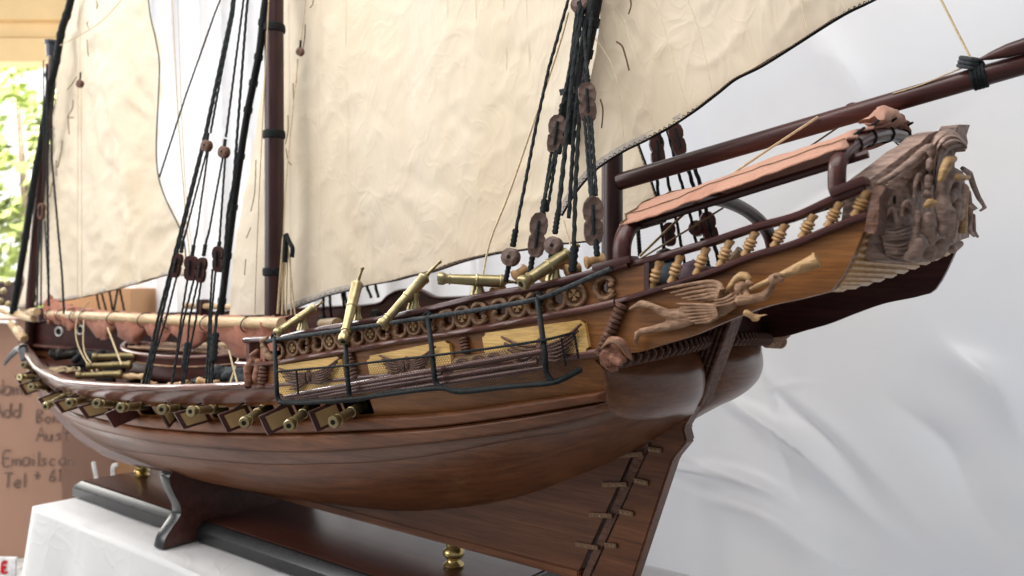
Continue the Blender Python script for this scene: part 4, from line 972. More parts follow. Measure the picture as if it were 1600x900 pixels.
for u in (722, 748, 772):
    for dv in (-10, 9):
        mb = MB(); cc = (u, 574-(u-748)*.17+dv)
        mb.tube([aW(cc[0]+8*math.cos(t), cc[1]+6*math.sin(t)*(1 if dv < 0 else -1), .009) for t in np.linspace(2.9, 6.5, 12)], .0026, 6); part('plate_scroll', mb, 'carve_dark', cart, 60)
def eagle(u, v, w, h, name='carved_eagle'):
    B = wch([(u, v+h*.3, h*.20), (u, v, h*.24), (u-2, v-h*.3, h*.16)], .008)
    o = carve(name, B, 'carve_dark', ship, .0015, 2)
    for s in (-1, 1):
        for k in range(6):
            mb = MB(); a = k/5; x0 = u+s*w*.06; y0 = v-h*.1+h*.5*a
            x1 = u+s*w*(.52-.20*a); y1 = v-s*w*.085-h*(.72-1.25*a)
            mb.tube(sm([aW(x0, y0, .008), aW((x0+x1)/2, (y0+y1)/2+h*.14, .011), aW(x1, y1, .009)], 5), [.0024-.00008*i for i in range(11)], 6); part('carved_feather', mb, 'carve_dark', o, 60)
    return o
eagle(483, 586, 92, 26); eagle(637, 567, 84, 26); eagle(846, 545, 120, 40)

# ================================================================== side netting cage
OB = .040
post = [((429, 528), (430, 560), (432, 600), (434, 622), (442, 630)), ((539, 515), (541, 560), (544, 600), (546, 618), (552, 625)), ((668, 496), (674, 540), (678, 580), (681, 598), (690, 606)), ((840, 466), (845, 505), (851, 550), (853, 580), (862, 596))]
def cageoff(u, v):
    top = np.interp(u, [420, 540, 670, 840, 930], [531, 515, 496, 466, 430]); bot = np.interp(u, [430, 550, 690, 860, 910], [630, 625, 607, 597, 576]); t = (v-top)/(bot-top)
    return .010+OB*min(max(t*2.0, 0), 1)*min(1, max(0.15, (930-u)/60))
def cg(u, v, d=0): return aW(u, v, cageoff(u, v)+d)
cage = None
mb = MB(); mb.tube(sm([cg(*q) for q in ((418, 535), (430, 531), (540, 515), (668, 496), (760, 482), (840, 467), (880, 452), (930, 430), (954, 420))], 5), .0030, 8); cage = part('netting_head_rope', mb, 'rope_grey', ship, 60)
for pst in post:
    mb = MB(); mb.tube(sm([cg(*q) for q in pst], 4), .0033, 8); o = part('netting_stanchion', mb, 'iron', ship, 60)
    c = cg(*pst[0]); mb = MB(); mb.tube([c+Vector((math.cos(t)*.0065, 0, math.sin(t)*.0065)) for t in np.linspace(0, 2*math.pi, 15)], .0022, 6); part('stanchion_ring', mb, 'iron', o, 60)
botl = [(436, 627), (470, 629), (548, 625), (600, 616), (684, 607), (720, 612), (800, 606), (860, 598), (884, 590), (908, 577)]
rng = random.Random(5)
for k in range(4):
    mb = MB(); mb.tube(sm([cg(u, v+(rng.random()-.6)*4, .002*(k-1.5)) for u, v in botl], 5), .0026, 7); part('netting_foot_rope', mb, 'iron' if k % 2 else 'rope', ship, 60)
midl = [(431, 581), (541, 571), (600, 564), (673, 556), (760, 545), (847, 532), (896, 520)]
for dv, r in ((0, .0017),):
    mb = MB(); mb.tube(sm([cg(u, v+dv) for u, v in midl], 5), r, 6); part('netting_waist_rope', mb, 'rope', ship, 60)
for a, b in (((463, 578), (466, 616)), ((877, 528), (884, 572)), ((897, 520), (904, 560))): 
    mb = MB(); mb.tube([cg(*a), cg(*b)], .0014, 6); part('netting_tie', mb, 'rope', ship, 60)
# hexagonal net, each cell edge a thread
mb = MB(); us = 3.4; done = set()
def netpt(i, j):       # honeycomb lattice in (along, down)
    return
def nv(x, y):
    u = 432+x; top = np.interp(u, [q[0] for q in midl], [q[1] for q in midl]); bot = np.interp(u, [q[0] for q in botl], [q[1] for q in botl])-2
    if u > 905: return None
    v = top+y
    if v > bot: return None
    return cg(u, v, .0004*math.sin(x*.3+y*.7))
a = 2.3; dx = a*math.sqrt(3); dy = a*1.5
for r in range(0, 46):
    for c in range(0, 124):
        x = c*dx+(dx/2 if r % 2 else 0); y = r*dy
        P = [nv(x+a*math.sin(t)*1.0, y-a*math.cos(t)) for t in (0, math.pi/3, 2*math.pi/3, math.pi)]
        for k in range(3):
            if P[k] is not None and P[k+1] is not None: mb.tube([P[k], P[k+1]], .00026, 3, False)
part('netting', mb, 'rope', ship, 0, kind='stuff')

# ================================================================== gun port lids
for i, p in enumerate(ports):
    if p.x < -2.35: continue
    X = p.x-PW; za = z0(X)+(zA(X)-z0(X))*.47; zb = z0(X)+(zA(X)-z0(X))*1.02
    h0 = Vector((X, -(yS(X, za)+.001), za)); h1 = Vector((X, -(yS(X, zb)+.001), zb)); out = Vector((-.004+.004*math.sin(i*2.3), -.049, -.012+.004*math.sin(i*1.7))); nrm = Vector((1, 0, 0))
    if i == 7: out = Vector((.028, -.030, -.010))
    nrm = (h1-h0).cross(out).normalized(); nrm = nrm if nrm.x > 0 else -nrm
    mb = MB(); A = [h0, h0+out, h1+out, h1]; mb.prism([q+nrm*.0016 for q in A], [q-nrm*.0016 for q in A]); lid = part('gun_port_lid', mb, 'maroon_x', ship, 30)
    if i != 6:
        mb = MB(); c = (A[0]+A[2])/2; A2 = [c+(q-c)*.70+nrm*.0018 for q in A]; mb.prism([q+nrm*.0012 for q in A2], [q-nrm*.002 for q in A2]); part('lid_lining', mb, 'tan', lid, 30)
    mb = MB(); mb.tube([h0-nrm*.0+Vector((0, -.004, .003)), h0+out*.45+nrm*.003], .0014, 6); part('lid_hinge', mb, 'iron', lid)

# ================================================================== sails
def sheet_px(name, poly, Yf, step, m, parent=None, wrk=(.006, 5.0), th=0.0012, seed=0, extra=None):
    pc = [Vector(p) for p in poly]; dens = []
    for i in range(len(pc)):
        a, b = pc[i], pc[(i+1) % len(pc)]; k = max(int((b-a).length/step), 1)
        dens += [a.lerp(b, j/k) for j in range(k)]
    vs, fs, nb = cdt_fill(dens, step); P = []
    for q in vs:
        p = aY(q.x, q.y, Yf(q.x, q.y)); n = Vector((p.x*wrk[1]+seed, p.z*wrk[1]*.6, seed*1.7))
        w = noise.fractal(n, 0.9, 2.1, 4)*wrk[0]*.8
        r = (1-abs(noise.noise(Vector((p.x*11+p.z*6+seed, p.z*5-p.x*3, 3.3)))))**5*wrk[0]*.55-(1-abs(noise.noise(Vector((p.x*15-p.z*9, p.z*9+p.x*6, seed)))))**7*wrk[0]*.45
        p.y += w+r+(extra(p) if extra else 0); P.append(p)
    mb = MB(); mb.add(P, fs)
    return part(name, mb, m, parent or ship, 0), dens
def edge_px(pts, n=6): return [(p.x, p.y) for p in sm([Vector((a, b, 0)) for a, b in pts], n)]
def boltrope(px, Yf, par, w=5, zig=True, m='rope', tape=True, step=5.5, side=1):
    P = [Vector(q) for q in px]; mb = MB(); path = [aY(q.x, q.y, Yf(q.x, q.y)-.002) for q in P]; mb.tube(path, .0016, 6); part('bolt_rope', mb, m, par, 60)
    if tape:
        rows = []
        for i, q in enumerate(P):
            t = (P[min(i+1, len(P)-1)]-P[max(i-1, 0)]); n = Vector((-t.y, t.x)).normalized()*side; e = q+n*w*1.9
            rows.append([aY(q.x, q.y, Yf(q.x, q.y)-.0026), aY(q.x+n.x*w, q.y+n.y*w, Yf(q.x, q.y)-.0034), aY(e.x, e.y, Yf(e.x, e.y)-.0026)])
        mb = MB(); mb.grid(rows); part('edge_tape', mb, 'tape', par, 0)
    if zig:
        L = 0; zz = []; k = 0
        for a, b in zip(P[:-1], P[1:]):
            d = (b-a).length; s0 = L
            while k*step < L+d:
                q = a.lerp(b, (k*step-L)/d); t = (b-a).normalized(); n = Vector((-t.y, t.x))*side; e = q+n*(w*.95 if k % 2 else .4); zz.append(aY(e.x, e.y, Yf(e.x, e.y)-.0052)); k += 1
            L += d
        if len(zz) > 1: mb = MB(); mb.tube(zz, .00065, 4); part('zigzag_stitching', mb, m, par, 60)
# fore sail
Y1 = lambda u, v: -.012+.00035*(u-40)*.3+.02*math.sin((v+100)/300)
e1l = edge_px([(150, -160), (116, -6), (99, 52), (90, 120), (78, 190), (64, 270), (54, 325), (40, 400), (27, 482)])
e1b = edge_px([(27, 482), (90, 472), (150, 460), (220, 442), (262, 430), (291, 431)])
e1r = edge_px([(291, 431), (289, 385), (280, 355), (262, 318), (248, 278), (244, 230), (247, 160), (249, 100), (243, 60), (232, 0), (226, -160)])
s1, _ = sheet_px('sail', e1l+e1b[1:]+e1r[1:], Y1, 6.5, 'sail', wrk=(.016, 4.0), seed=2.0, extra=lambda p: -.016*math.exp(-((p.x+2.0+.35*(p.z-.1))/.05)**2)+.012*math.exp(-((p.x+2.12+.5*(p.z-.1))/.04)**2)); s1['label'] = 'cream fore sail at the left, its foot over the red furled cloth'
boltrope(e1r, Y1, s1, 2.5, False, 'rope_grey', False); boltrope(e1b, Y1, s1, 3, True, 'cord_brown', True, 4, -1)
# main sail
Y2 = lambda u, v: .050+.06*max(0, (u-450))/600
e2l = edge_px([(446, -160), (425, -20), (412, 60), (398, 150), (384, 250), (369, 350), (356, 440), (349, 493)])
e2b = edge_px([(349, 493), (430, 490), (486, 472), (512, 462), (550, 453), (574, 446), (620, 438), (650, 430), (680, 424), (728, 408), (784, 395), (824, 390), (880, 381), (926, 376), (985, 362), (1040, 346)])
e2r = edge_px([(1040, 346), (1030, 318), (1022, 295), (1010, 258), (996, 220), (940, 60), (930, -160)])
s2, _ = sheet_px('sail', e2l+e2b[1:]+e2r[1:], Y2, 7.0, 'sail', wrk=(.006, 4.0), seed=5.0, extra=lambda p: -.02*math.sin((p.x+1.4)*3)+.006*math.sin(p.x*9+p.z*7)); s2['label'] = 'large cream main sail behind the middle mast'
boltrope(e2b[6:], Y2, s2, 5, True, 'rope_grey', True, 4.0, -1); boltrope(e2r[:30], Y2, s2, 4, True, 'rope', True, 5, -1)
# mizzen sail
Y3 = lambda u, v: -.085+.05*max(0, u-880)/300
e3l = edge_px([(980, -160), (942, -20), (932, 40), (922, 95), (912, 140), (900, 190), (891, 250), (878, 337)])
e3b = edge_px([(878, 337), (890, 316), (908, 290), (934, 263), (972, 238), (1010, 219), (1045, 200), (1085, 174), (1122, 146), (1150, 124), (1190, 104), (1240, 73), (1285, 44), (1325, 20), (1366, 0), (1480, -60)])
s3, _ = sheet_px('sail', e3l+e3b[1:]+[(1480, -160)], Y3, 6.5, 'sail', wrk=(.006, 4.0), seed=9.0, extra=lambda p: .008*math.sin(p.x*14-p.z*10)); s3['label'] = 'cream aft sail whose lower edge sweeps up to the right with black zigzag stitching'
boltrope(e3b, Y3, s3, 5.5, True, 'rope', True, 4.4, -1)
# seams and reef points
def seam_line(px, Yf, par, m='seam', r=.0006, name='sail_seam'):
    mb = MB(); mb.tube([aY(u, v, Yf(u, v)-.012) for u, v in [(p.x, p.y) for p in sm([Vector((a, b, 0)) for a, b in px], 5)]], r, 4); part(name, mb, m, par, 60)
for l in ([(1018, -20), (1045, 70), (1068, 150), (1078, 172)], [(1068, -20), (1095, 60), (1112, 140)], [(930, 60), (955, 100), (968, 150), (975, 225)], [(975, 30), (1000, 120), (1022, 200)], [(1248, -10), (1262, 48)], [(1305, -20), (1320, 12)]): seam_line(l, Y3, s3)
for l in ([(984, -6), (986, 8), (982, 22)], [(963, 65), (972, 72), (978, 90), (983, 110)], [(938, 155), (942, 172), (940, 200)]): seam_line(l, Y3, s3, 'cord_brown', .0012, 'reef_point')
for l in ([(477, 38), (476, 60), (472, 82)], [(465, 92), (463, 130)], [(458, 130), (459, 166)], [(450, 180), (450, 205), (446, 225)], [(447, 232), (450, 250), (455, 258)], [(490, 0), (488, 8), (484, 12)]): seam_line(l, Y2, s2, 'cord_brown', .0012, 'reef_point')
for l in ([(400, 250), (398, 300), (392, 330)], [(392, 355), (385, 372)], [(384, 405), (382, 430)]): seam_line(l, Y2, s2, 'cord_brown', .0012, 'reef_point')
for l in ([(150, 0), (152, 10), (148, 18)], [(145, 32), (136, 36), (141, 48)], [(136, 62), (138, 88)], [(120, 120), (112, 132), (105, 140)], [(114, 156), (113, 170), (106, 182), (115, 184)], [(106, 182), (108, 210)], [(98, 220), (95, 240), (90, 262)], [(88, 250), (88, 275)], [(82, 285), (78, 308)]): seam_line(l, Y1, s1, 'cord_brown', .0014, 'reef_point')
# ---- furled red sail on the lowered spar over the foredeck
bp = [aY(u, v, y) for u, v, y in ((73, 489, -.02), (110, 492, -.02), (200, 497, -.03), (300, 502, -.04), (440, 506, -.045))]
mb = MB(); mb.tube(sm(bp, 4), [.0075]+[.0105]*3+[.0125]*13, 12); yd = part('lowered_spar', mb, 'spar', ship, 60)
rows = []; rng = random.Random(11); bl = sm(bp, 22); nb_ = len(bl)
for i, c in enumerate(bl):
    t = i/(nb_-1); sag = (.030+.034*abs(math.sin(t*9.5+.6))+.012*noise.noise(Vector((t*14, 0, 2))))*(1-.2*(t < .1)); tp_ = .014+.050*max(0, .42-t)*1.5*(1+.6*noise.noise(Vector((t*30, 1, 0))))
    ti = [0, .10, .2, .29, .34, .45, .57, .68, .80, 1.0]; q = max(j for j in range(len(ti)-1) if ti[j] <= t+1e-9); fr = (t-ti[q])/(ti[q+1]-ti[q]); sag = .015+[.016, .016, .030, .008, .044, .050, .038, .046, 0][q]*max(math.sin(math.pi*fr), 0)**.7
    if t > .80: sag = .020+.075*max(0, math.sin((t-.80)/.20*math.pi*.62))
    row = []
    for k in range(18):
        a = 2*math.pi*k/18; y = math.cos(a)*(.012+.004*noise.noise(Vector((t*40, k*.7, 0)))); z = math.sin(a)
        z = z*tp_ if z > 0 else z*sag
        f = .010*noise.noise(Vector((t*48, k*.8, 4)))+.006*noise.noise(Vector((t*110, k*1.5, 9)))
        row.append(c+Vector((0, .006+y*1.15+f, z+f*.7-.001)))
    rows.append(row)
mb = MB(); mb.grid(rows, True, False, True); part('furled_sail', mb, 'furl_cloth', ship, 0)
for k in range(10):
    u = 455+k*42+(k%3)*3; t_ = np.interp(u, [q[0] for q in e2b[6:]], [q[1] for q in e2b[6:]]); seam_line([(u-4-.02*(u-450), -20), (u-2, t_*.5), (u, t_-8)], Y2, s2, 'seam', .0005)
for t in (.10, .2, .29, .34, .45, .57, .68, .80, .9):
    c = bl[int(t*(nb_-1))]; mb = MB(); mb.tube([c+Vector((.004*math.sin(a), .004+math.cos(a)*.022, math.sin(a)*.018-.003)) for a in np.linspace(0, 2*math.pi, 17)], .0013, 5); part('gasket', mb, 'rope', ship, 60)

# ================================================================== awning and its hoops
def hoop(pts, r=.009, m='maroon_x'):
    mb = MB(); mb.tube(sm(pts, 6), r, 10, True, 0.9); return part('awning_hoop', mb, m, ship, 60)
HX, AX2 = -.454, -.228
hf = [Vector((HX, -.232, .026)), Vector((HX, -.230, .052)), Vector((HX, -.205, .073)), Vector((HX, -.12, .102)), Vector((HX, 0, .119)), Vector((HX, .10, .114)), Vector((HX, .175, .096)), Vector((HX, .215, .070)), Vector((HX, .222, .02))]
ha = [Vector((AX2, -.224, .092)), Vector((AX2, -.222, .115)), Vector((AX2, -.195, .131)), Vector((AX2, -.12, .155)), Vector((AX2, 0, .176)), Vector((AX2, .11, .176)), Vector((AX2, .175, .155)), Vector((AX2, .216, .12)), Vector((AX2, .22, .07))]
hoop(hf, .0105); hoop(ha, .0085)
for i, j in ((2, 2), (6, 6)):
    mb = MB(); mb.tube([hf[i]+Vector((0, 0, -.004)), ha[j]+Vector((.02, 0, -.004))], .0042, 8); part('awning_batten', mb, 'maroon_x', ship)
ca = sm(hf[1:6], 8)[3:30]; cb = sm(ha[1:6], 8)[3:30]; rows = []
for i in range(41):
    t = i/40; row = []
    for j in range(len(ca)):
        p = ca[j].lerp(cb[j], t); s = j/(len(ca)-1)
        sag = -.001*math.sin(math.pi*t)*(.4+math.sin(math.pi*s))
        n = .004*noise.noise(Vector((t*2.5, s*9, 1)))+.0022*noise.noise(Vector((t*14, s*9, 5)))
        e = .004*math.sin(s*30)+.003*noise.noise(Vector((s*12, 3, 3))) if i in (0, 40) else 0
        row.append(p+Vector((e+(.004 if i == 40 else (-.006 if i == 0 else 0)), -.003*(j == 0), sag+n+.0125)))
    rows.append(row)
AL = [[q+Vector((0, 0, -.002)) for q in r] for r in rows]
mb = MB(); mb.grid(rows); mb.grid(AL); mb.grid([rows[0], AL[0]]); mb.grid([rows[-1], AL[-1]])
mb.grid([[r[0], l[0]] for r, l in zip(rows, AL)])
aw = single('awning', mb, 'red_cloth', 'terracotta cloth awning stretched over hoops above the carved stern rail', 'awning', sharp=0)
rows2 = []
for i in range(18):
    t = i/17; row = []
    for k in range(12):
        a = 2*math.pi*k/12; c = cb[14].lerp(cb[23], t)+Vector((-.002, 0, .017+.004*math.sin(t*math.pi)))
        row.append(c+Vector((math.cos(a)*(.011+.005*noise.noise(Vector((t*6, k, 0)))), 0, math.sin(a)*(.003+.011*math.sin(t*math.pi)**2)+.006*noise.noise(Vector((t*8, k*.8, 2))))))
    rows2.append(row)
mb = MB(); mb.grid(rows2, True, False, True); part('folded_edge', mb, 'red_cloth', aw, 0)
mb = MB(); mb.tube([rows[0][j]+Vector((.002, -.001, .0008)) for j in range(0, len(ca), 2)], .0009, 4)
mb.tube([r[4]+Vector((0, 0, .0012)) for r in rows[::2]], .0006, 4); part('hem', mb, 'cord_brown', aw, 60)
for j in (8, 13, 18, 23):
    p = cb[j]; mb = MB(); mb.tube([p+Vector((math.cos(t)*.0092, 0, math.sin(t)*.0092)) for t in np.linspace(0, 6.3, 13)], .0010, 5)
    mb.tube([p+Vector((0, 0, .010)), p+Vector((.012, -.004, .016))], .0014, 5); part('awning_tie', mb, 'rope', aw, 60)

# ================================================================== guns
def gun(name, mz, br, rm, rb, label, cat, group, tail=None, m='brass', knob=True):
    mz = Vector(mz); br = Vector(br); t = thing(name, (mz+br)/2-Vector((0, 0, max(rm, rb))), label, cat, group)
    prof = [(0, rm*.45), (.001, rm*.95), (.02, rm*1.06), (.075, rm*1.1), (.10, rm*.98), (.13, rm*.80), (.16, rm*.80), (.165, rm*.98), (.185, rm*.98), (.19, rm*.82), (.55, rb*.90), (.56, rb*1.02), (.585, rb*1.02), (.59, rb*.94), (.90, rb), (.915, rb*1.12), (.95, rb*1.12), (.96, rb*.95), (1.0, rb*.5)]
    mb = MB(); mb.lathe(prof, mz, br, 16); b = part('barrel', mb, m, t, 35)
    d = (mz-br).normalized(); mb = MB(); mb.lathe([(0, rm*.44), (1, rm*.44)], mz-d*.001, mz+d*.0006, 12); part('bore_shade', mb, 'dark', t)  # black disc on the muzzle face stands for the shade inside
    if tail is not None:
        mb = MB(); tl = Vector(tail); mb.lathe([(0, rb*.5), (.1, rb*.34), (.55, rb*.26), (.8, rb*.24), (.86, rb*.34), (.93, rb*.38), (1, rb*.2)], br, tl, 10); part('tiller', mb, m, t, 40)
    return t
ord_ = ['foremost at the bow tip', 'second from the bow tip', 'third from the bow, lid hanging beside it', 'fourth from the bow, by the pale stem', 'fifth from the bow', 'sixth from the bow, beside the plain dark lid', 'seventh from the bow', 'just left of the ship, below the rigging pins, with a half shut lid', 'below the last belaying pin of the middle mast', 'just left of the black netting frame', 'below the front corner of the black netting', 'nearest the stern, below the netting foot']
ord_[7] = 'eighth from the bow, lid turned edge on'; ord_[8] = 'ninth from the bow, below the belaying pin'
for i, (p, (u, v)) in enumerate(zip(ports, muz)):
    q = aY(u, v, p.y-.058-(.0 if i > 8 else .004))
    r = .0082
    br = p+(p-q)*.35
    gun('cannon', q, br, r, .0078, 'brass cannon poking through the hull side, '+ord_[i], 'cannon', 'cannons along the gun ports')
def rp(u, v, o): return aW(u, v, o)
swv = [((430, 522), (493, 480), (504, 471), (475, 513), .0068, 'short brass swivel gun at the front corner of the netting, muzzle low to the left'),
       ((536, 534), (559, 440), (567, 417), (558, 500), .0078, 'brass swivel gun standing almost upright on the rail'),
       ((594, 510), (667, 430), (689, 407), (648, 482), .0074, 'brass swivel gun tilted muzzle down, second from the left of the steep pair'),
       ((684, 435), (791, 440), (808, 441), (748, 460), .0078, 'brass swivel gun lying level with its muzzle facing left'),
       ((814, 444), (889, 396), (905, 382), (866, 434), .0086, 'brass swivel gun nearest the stern, breech raised to the right')]
swv[2] = swv[2][:5]+('long brass swivel gun tilted muzzle down to the left, beside a small bell shaped mount',)
for mzp, brp, tlp, mt, r, lab in swv:
    o0, o1 = (.040, -.022) if mzp != (684, 435) else (.034, -.020)
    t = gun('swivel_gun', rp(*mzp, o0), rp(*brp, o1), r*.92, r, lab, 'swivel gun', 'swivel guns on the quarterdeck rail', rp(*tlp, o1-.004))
    c = rp(*mt, -.006); top = (rp(*mzp, o0)*.45+rp(*brp, o1)*.55); top = Vector((c.x*.5+top.x*.5, top.y, top.z-r*.7)) if abs(top.x-c.x) < .06 else c+Vector((0, 0, .02))
    zr_ = z1(c.x)+.004; mb = MB(); base_ = Vector((c.x, -(b0(c.x)-.004), zr_))
    for s in (-1, 1): mb.lathe([(0, .0072), (.12, .0070), (.35, .0048), (.7, .0040), (.9, .0052), (1, .0050)], base_+Vector((s*.0035, 0, 0)), base_+Vector((s*.0035, 0, .022)), 10)
    mb.tube([base_+Vector((0, 0, .02)), top], .0026, 6); part('swivel_mount', mb, 'brass', t, 50)
# deck guns and gear in the bow
z_d = lambda X: z0(X)-.029
for k, (u, v, lab) in enumerate(((188, 557, 'brass deck gun on the foredeck nearest the carved bow board'), (180, 571, 'brass deck gun on the foredeck, middle of three'), (165, 586, 'brass deck gun on the foredeck just behind the pale rail'), (235, 583, 'brass deck gun lying behind the rail near the ship boat'))):
    X = -2.02+.0*k; p = aY(u, v, -.10-.03*k if k < 3 else -.16); p = Vector((p.x, p.y, max(p.z, z_d(p.x)+.012)))
    if k == 3: continue
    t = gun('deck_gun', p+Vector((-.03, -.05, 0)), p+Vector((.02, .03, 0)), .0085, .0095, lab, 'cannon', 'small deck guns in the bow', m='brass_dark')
    mb = MB(); mb.box(p+Vector((0, 0, -.012)), .018, .016, .007, Matrix.Rotation(.9, 3, 'Z'), .002); part('carriage', mb, 'dark', t)
def coil(name, c, r, n, m, lab, cat):
    mb = MB(); P = []
    for i in range(n*14): a = i/14*2*math.pi; rr = r*(1-.25*math.sin(i*.7)*.4-.5*i/(n*14)); P.append(c+Vector((math.cos(a)*rr, math.sin(a)*rr*1.2, .004+.006*(i/(n*14))+.003*math.sin(i*1.9))))
    mb.tube(P, .0026, 5); single(name, mb, m, lab, cat)
c = aY(92, 577, -.08); coil('rope_coil', Vector((c.x, c.y, c.z-.008)), .045, 4, 'cord', 'loose coil of cream rope on the foredeck beside the pale rail', 'rope')
c = aY(120, 570, -.02); coil('rope_coil', Vector((c.x, c.y, z_d(c.x)+.004)), .055, 4, 'rope', 'tangle of black rope on the foredeck', 'rope')
c = aY(345, 585, -.14); coil('rope_coil', Vector((c.x, c.y, z_d(c.x)+.03)), .05, 5, 'rope_grey', 'heap of grey black rope on deck beside the ship boat', 'rope')
c = aY(243, 574, -.05); mb = MB()
mb.box(Vector((-1.95, .03, z_d(-1.95)+.02)), .05, .05, .018, None, .003); hh = single('deck_hatch', mb, 'maroon_x', 'dark wooden hatch on the foredeck before the ship boat', 'hatch')
for k in range(5): mb = MB(); mb.box(Vector((-1.99+.02*k, .03, z_d(-1.95)+.040)), .007, .047, .002); part('hatch_slat', mb, 'rail', hh)
mb = MB(); mb.tube([Vector((-2.02, .14, -.155)), Vector((-1.66, .14, -.135))], .008, 10); single('spare_spar', mb, 'spar', 'short pale spar lying across the deck behind the ship boat', 'spar')
w0, w1 = aY(290, 478, .12), aY(392, 480, .12); mb = MB(); mb.tube([w0, w1], .008, 10); t = single('windlass_bar', mb, 'spar', 'pale bar of a windlass beyond the furled red cloth', 'windlass')
mb = MB(); q = w0.lerp(w1, .28); mb.box(q+Vector((0, 0, -.012)), .012, .012, .03, None, .003); part('windlass_post', mb, 'maroon_x', t)
rng = random.Random(21)
for k, (u, v, m, lab) in enumerate(((112, 556, 'dark', 'black tarred bundle on the foredeck below the round hawse holes'), (150, 560, 'rope', 'black tarred bundle in the middle of the foredeck'), (205, 588, 'spar', 'pale carved peg lying just inside the rail, left of the shrouds'), (372, 590, 'rope_grey', 'grey bundle beside the end scroll of the quarterdeck'))):
    c = aY(u, v, -.02-.05*k); B = []
    for q in range(14): B += chain([(c+Vector((rng.uniform(-.05, .05), rng.uniform(-.04, .04), rng.uniform(-.005, .012))), .009), (c+Vector((rng.uniform(-.05, .05), rng.uniform(-.04, .04), rng.uniform(-.005, .018))), .008)])
    if m == 'spar': mb = MB(); mb.lathe([(0, .004), (.1, .008), (.3, .005), (.5, .008), (.7, .005), (.9, .008), (1, .003)], c+Vector((-.03, -.02, 0)), c+Vector((.03, .02, 0)), 10); single('wooden_peg', mb, m, lab, 'peg')
    else: o = carve('tarred_bundle', B, m, None, .0022, 1, label=lab); o['category'] = 'bundle'
# anchor at the bow
P = [aY(u, v, -.09) for u, v in ((40, 562), (36, 545), (28, 546), (16, 557), (6, 571))]
mb = MB(); mb.tube([P[0], P[1]], .012, 8); mb.tube(sm(P[1:], 4), [.013, .012, .011, .010, .010, .009, .008, .008, .007, .006, .005, .004, .002], 8); single('anchor', mb, 'navy', 'black iron anchor hanging off the bow in front of the cardboard', 'anchor')
# head spars
for (a, b, r, m, n) in (((-8, 481), (53, 498), .012, 'spar', 'bowsprit'), ((18, 504), (38, 530), .014, 'spar', 'knighthead'), ((-8, 503), (26, 503), .005, 'white', 'head_rail'), ((44, 489), (58, 487), .0125, 'spar', 'bow_bitt')):
    mb = MB(); p, q = aY(*a, -.02), aY(*b, -.02); mb.lathe([(0, r*.8), (.3, r), (.34, r*.8), (.4, r*.8), (.44, r), (.9, r), (1, r*.85)], p, q, 12); part(n, mb, m, ship, 50)

# ================================================================== ship's boat on deck
bt = thing('ship_boat', (-1.80, .02, -.235), 'small brown open boat with oars stowed on the ship deck under the red furled cloth', 'boat')
bx0, bx1 = -2.04, -1.50; zg = lambda t: -.150-.004*math.sin(math.pi*t)+.012*(abs(2*t-1)**3)
def bsec(t, k):    # k 0 gunwale .. 1 keel
    w = .078*max(1-abs(2*t-1.02)**2.6, 0)**.75+.002; a = k*math.pi/2
    return w*math.cos(a)**.8, zg(t)-(.070+.0)*math.sin(a)
rows = []
for i in range(25):
    t = i/24; X = bx0+(bx1-bx0)*t; L = [bsec(t, k/7) for k in range(8)]
    rows.append([(X, .0-y, z) for y, z in L]+[(X, y, z) for y, z in reversed(L[:-1])])
mb = MB(); mb.grid(rows); mb.grid([[(x, y*.93, z+.004) for x, y, z in r] for r in rows]); part('hull', mb, 'maroon_x', bt, 0)
for s in (-1, 1): strip('gunwale', [(bx0+(bx1-bx0)*i/24, s*bsec(i/24, 0)[0], zg(i/24)+.001) for i in range(25)], .012, .008, 'rail', bt)
for s in (-1, 1): strip('rubbing_strake', [(bx0+(bx1-bx0)*i/24, s*(bsec(i/24, .18)[0]+.002), bsec(i/24, .18)[1]) for i in range(1, 24)], .004, .004, 'carve', bt)
for t in (.25, .42, .6, .78):
    mb = MB(); mb.box((bx0+(bx1-bx0)*t, 0, zg(t)-.012), .011, bsec(t, .1)[0]*.95, .003); part('thwart', mb, 'rail', bt)
for k in range(5):
    y = -.035+.018*k; mb = MB(); a = Vector((bx0+.07, y, -.146+.002*k)); b = Vector((bx1-.06, y*.8+.01, -.140)); mb.tube([a, a.lerp(b, .8)], .0038, 6); mb.box(a.lerp(b, .93), .045, .010, .0018, None, .001); single('oar', mb, 'carve', 'wooden oar stowed lengthwise in the small boat', 'oar', 'oars in the small boat')
for s in (-1, 1):
    mb = MB(); A = [(-1.77+s*.16, -.06, -.236), (-1.77+s*.16, .06, -.236), (-1.77+s*.16, .045, -.20), (-1.77+s*.16, -.045, -.20)]; mb.prism([Vector(q)-Vector((.006, 0, 0)) for q in A], [Vector(q)+Vector((.006, 0, 0)) for q in A]); part('boat_chock', mb, 'dark', bt)
# ---- loose spars lying in the netting
for a, b, r, lab in (((447, 620), (848, 549), .0046, 'long thin red brown spar lying on top in the side netting'), ((500, 620), (840, 566), .0042, 'second long red brown spar under the first in the side netting'), ((610, 612), (852, 574), .0040, 'lowest red brown spar in the side netting'), ((462, 622), (690, 584), .0036, 'dark spar leaning at the front end of the side netting')):
    p, q = cg(*a, -.012), cg(*b, -.012); mb = MB(); mb.tube([p, p.lerp(q, .1), p.lerp(q, .8), q], [r*.6, r, r, r*.7], 10); single('loose_spar', mb, 'rail', lab, 'spar', 'spare spars lying in the side netting')
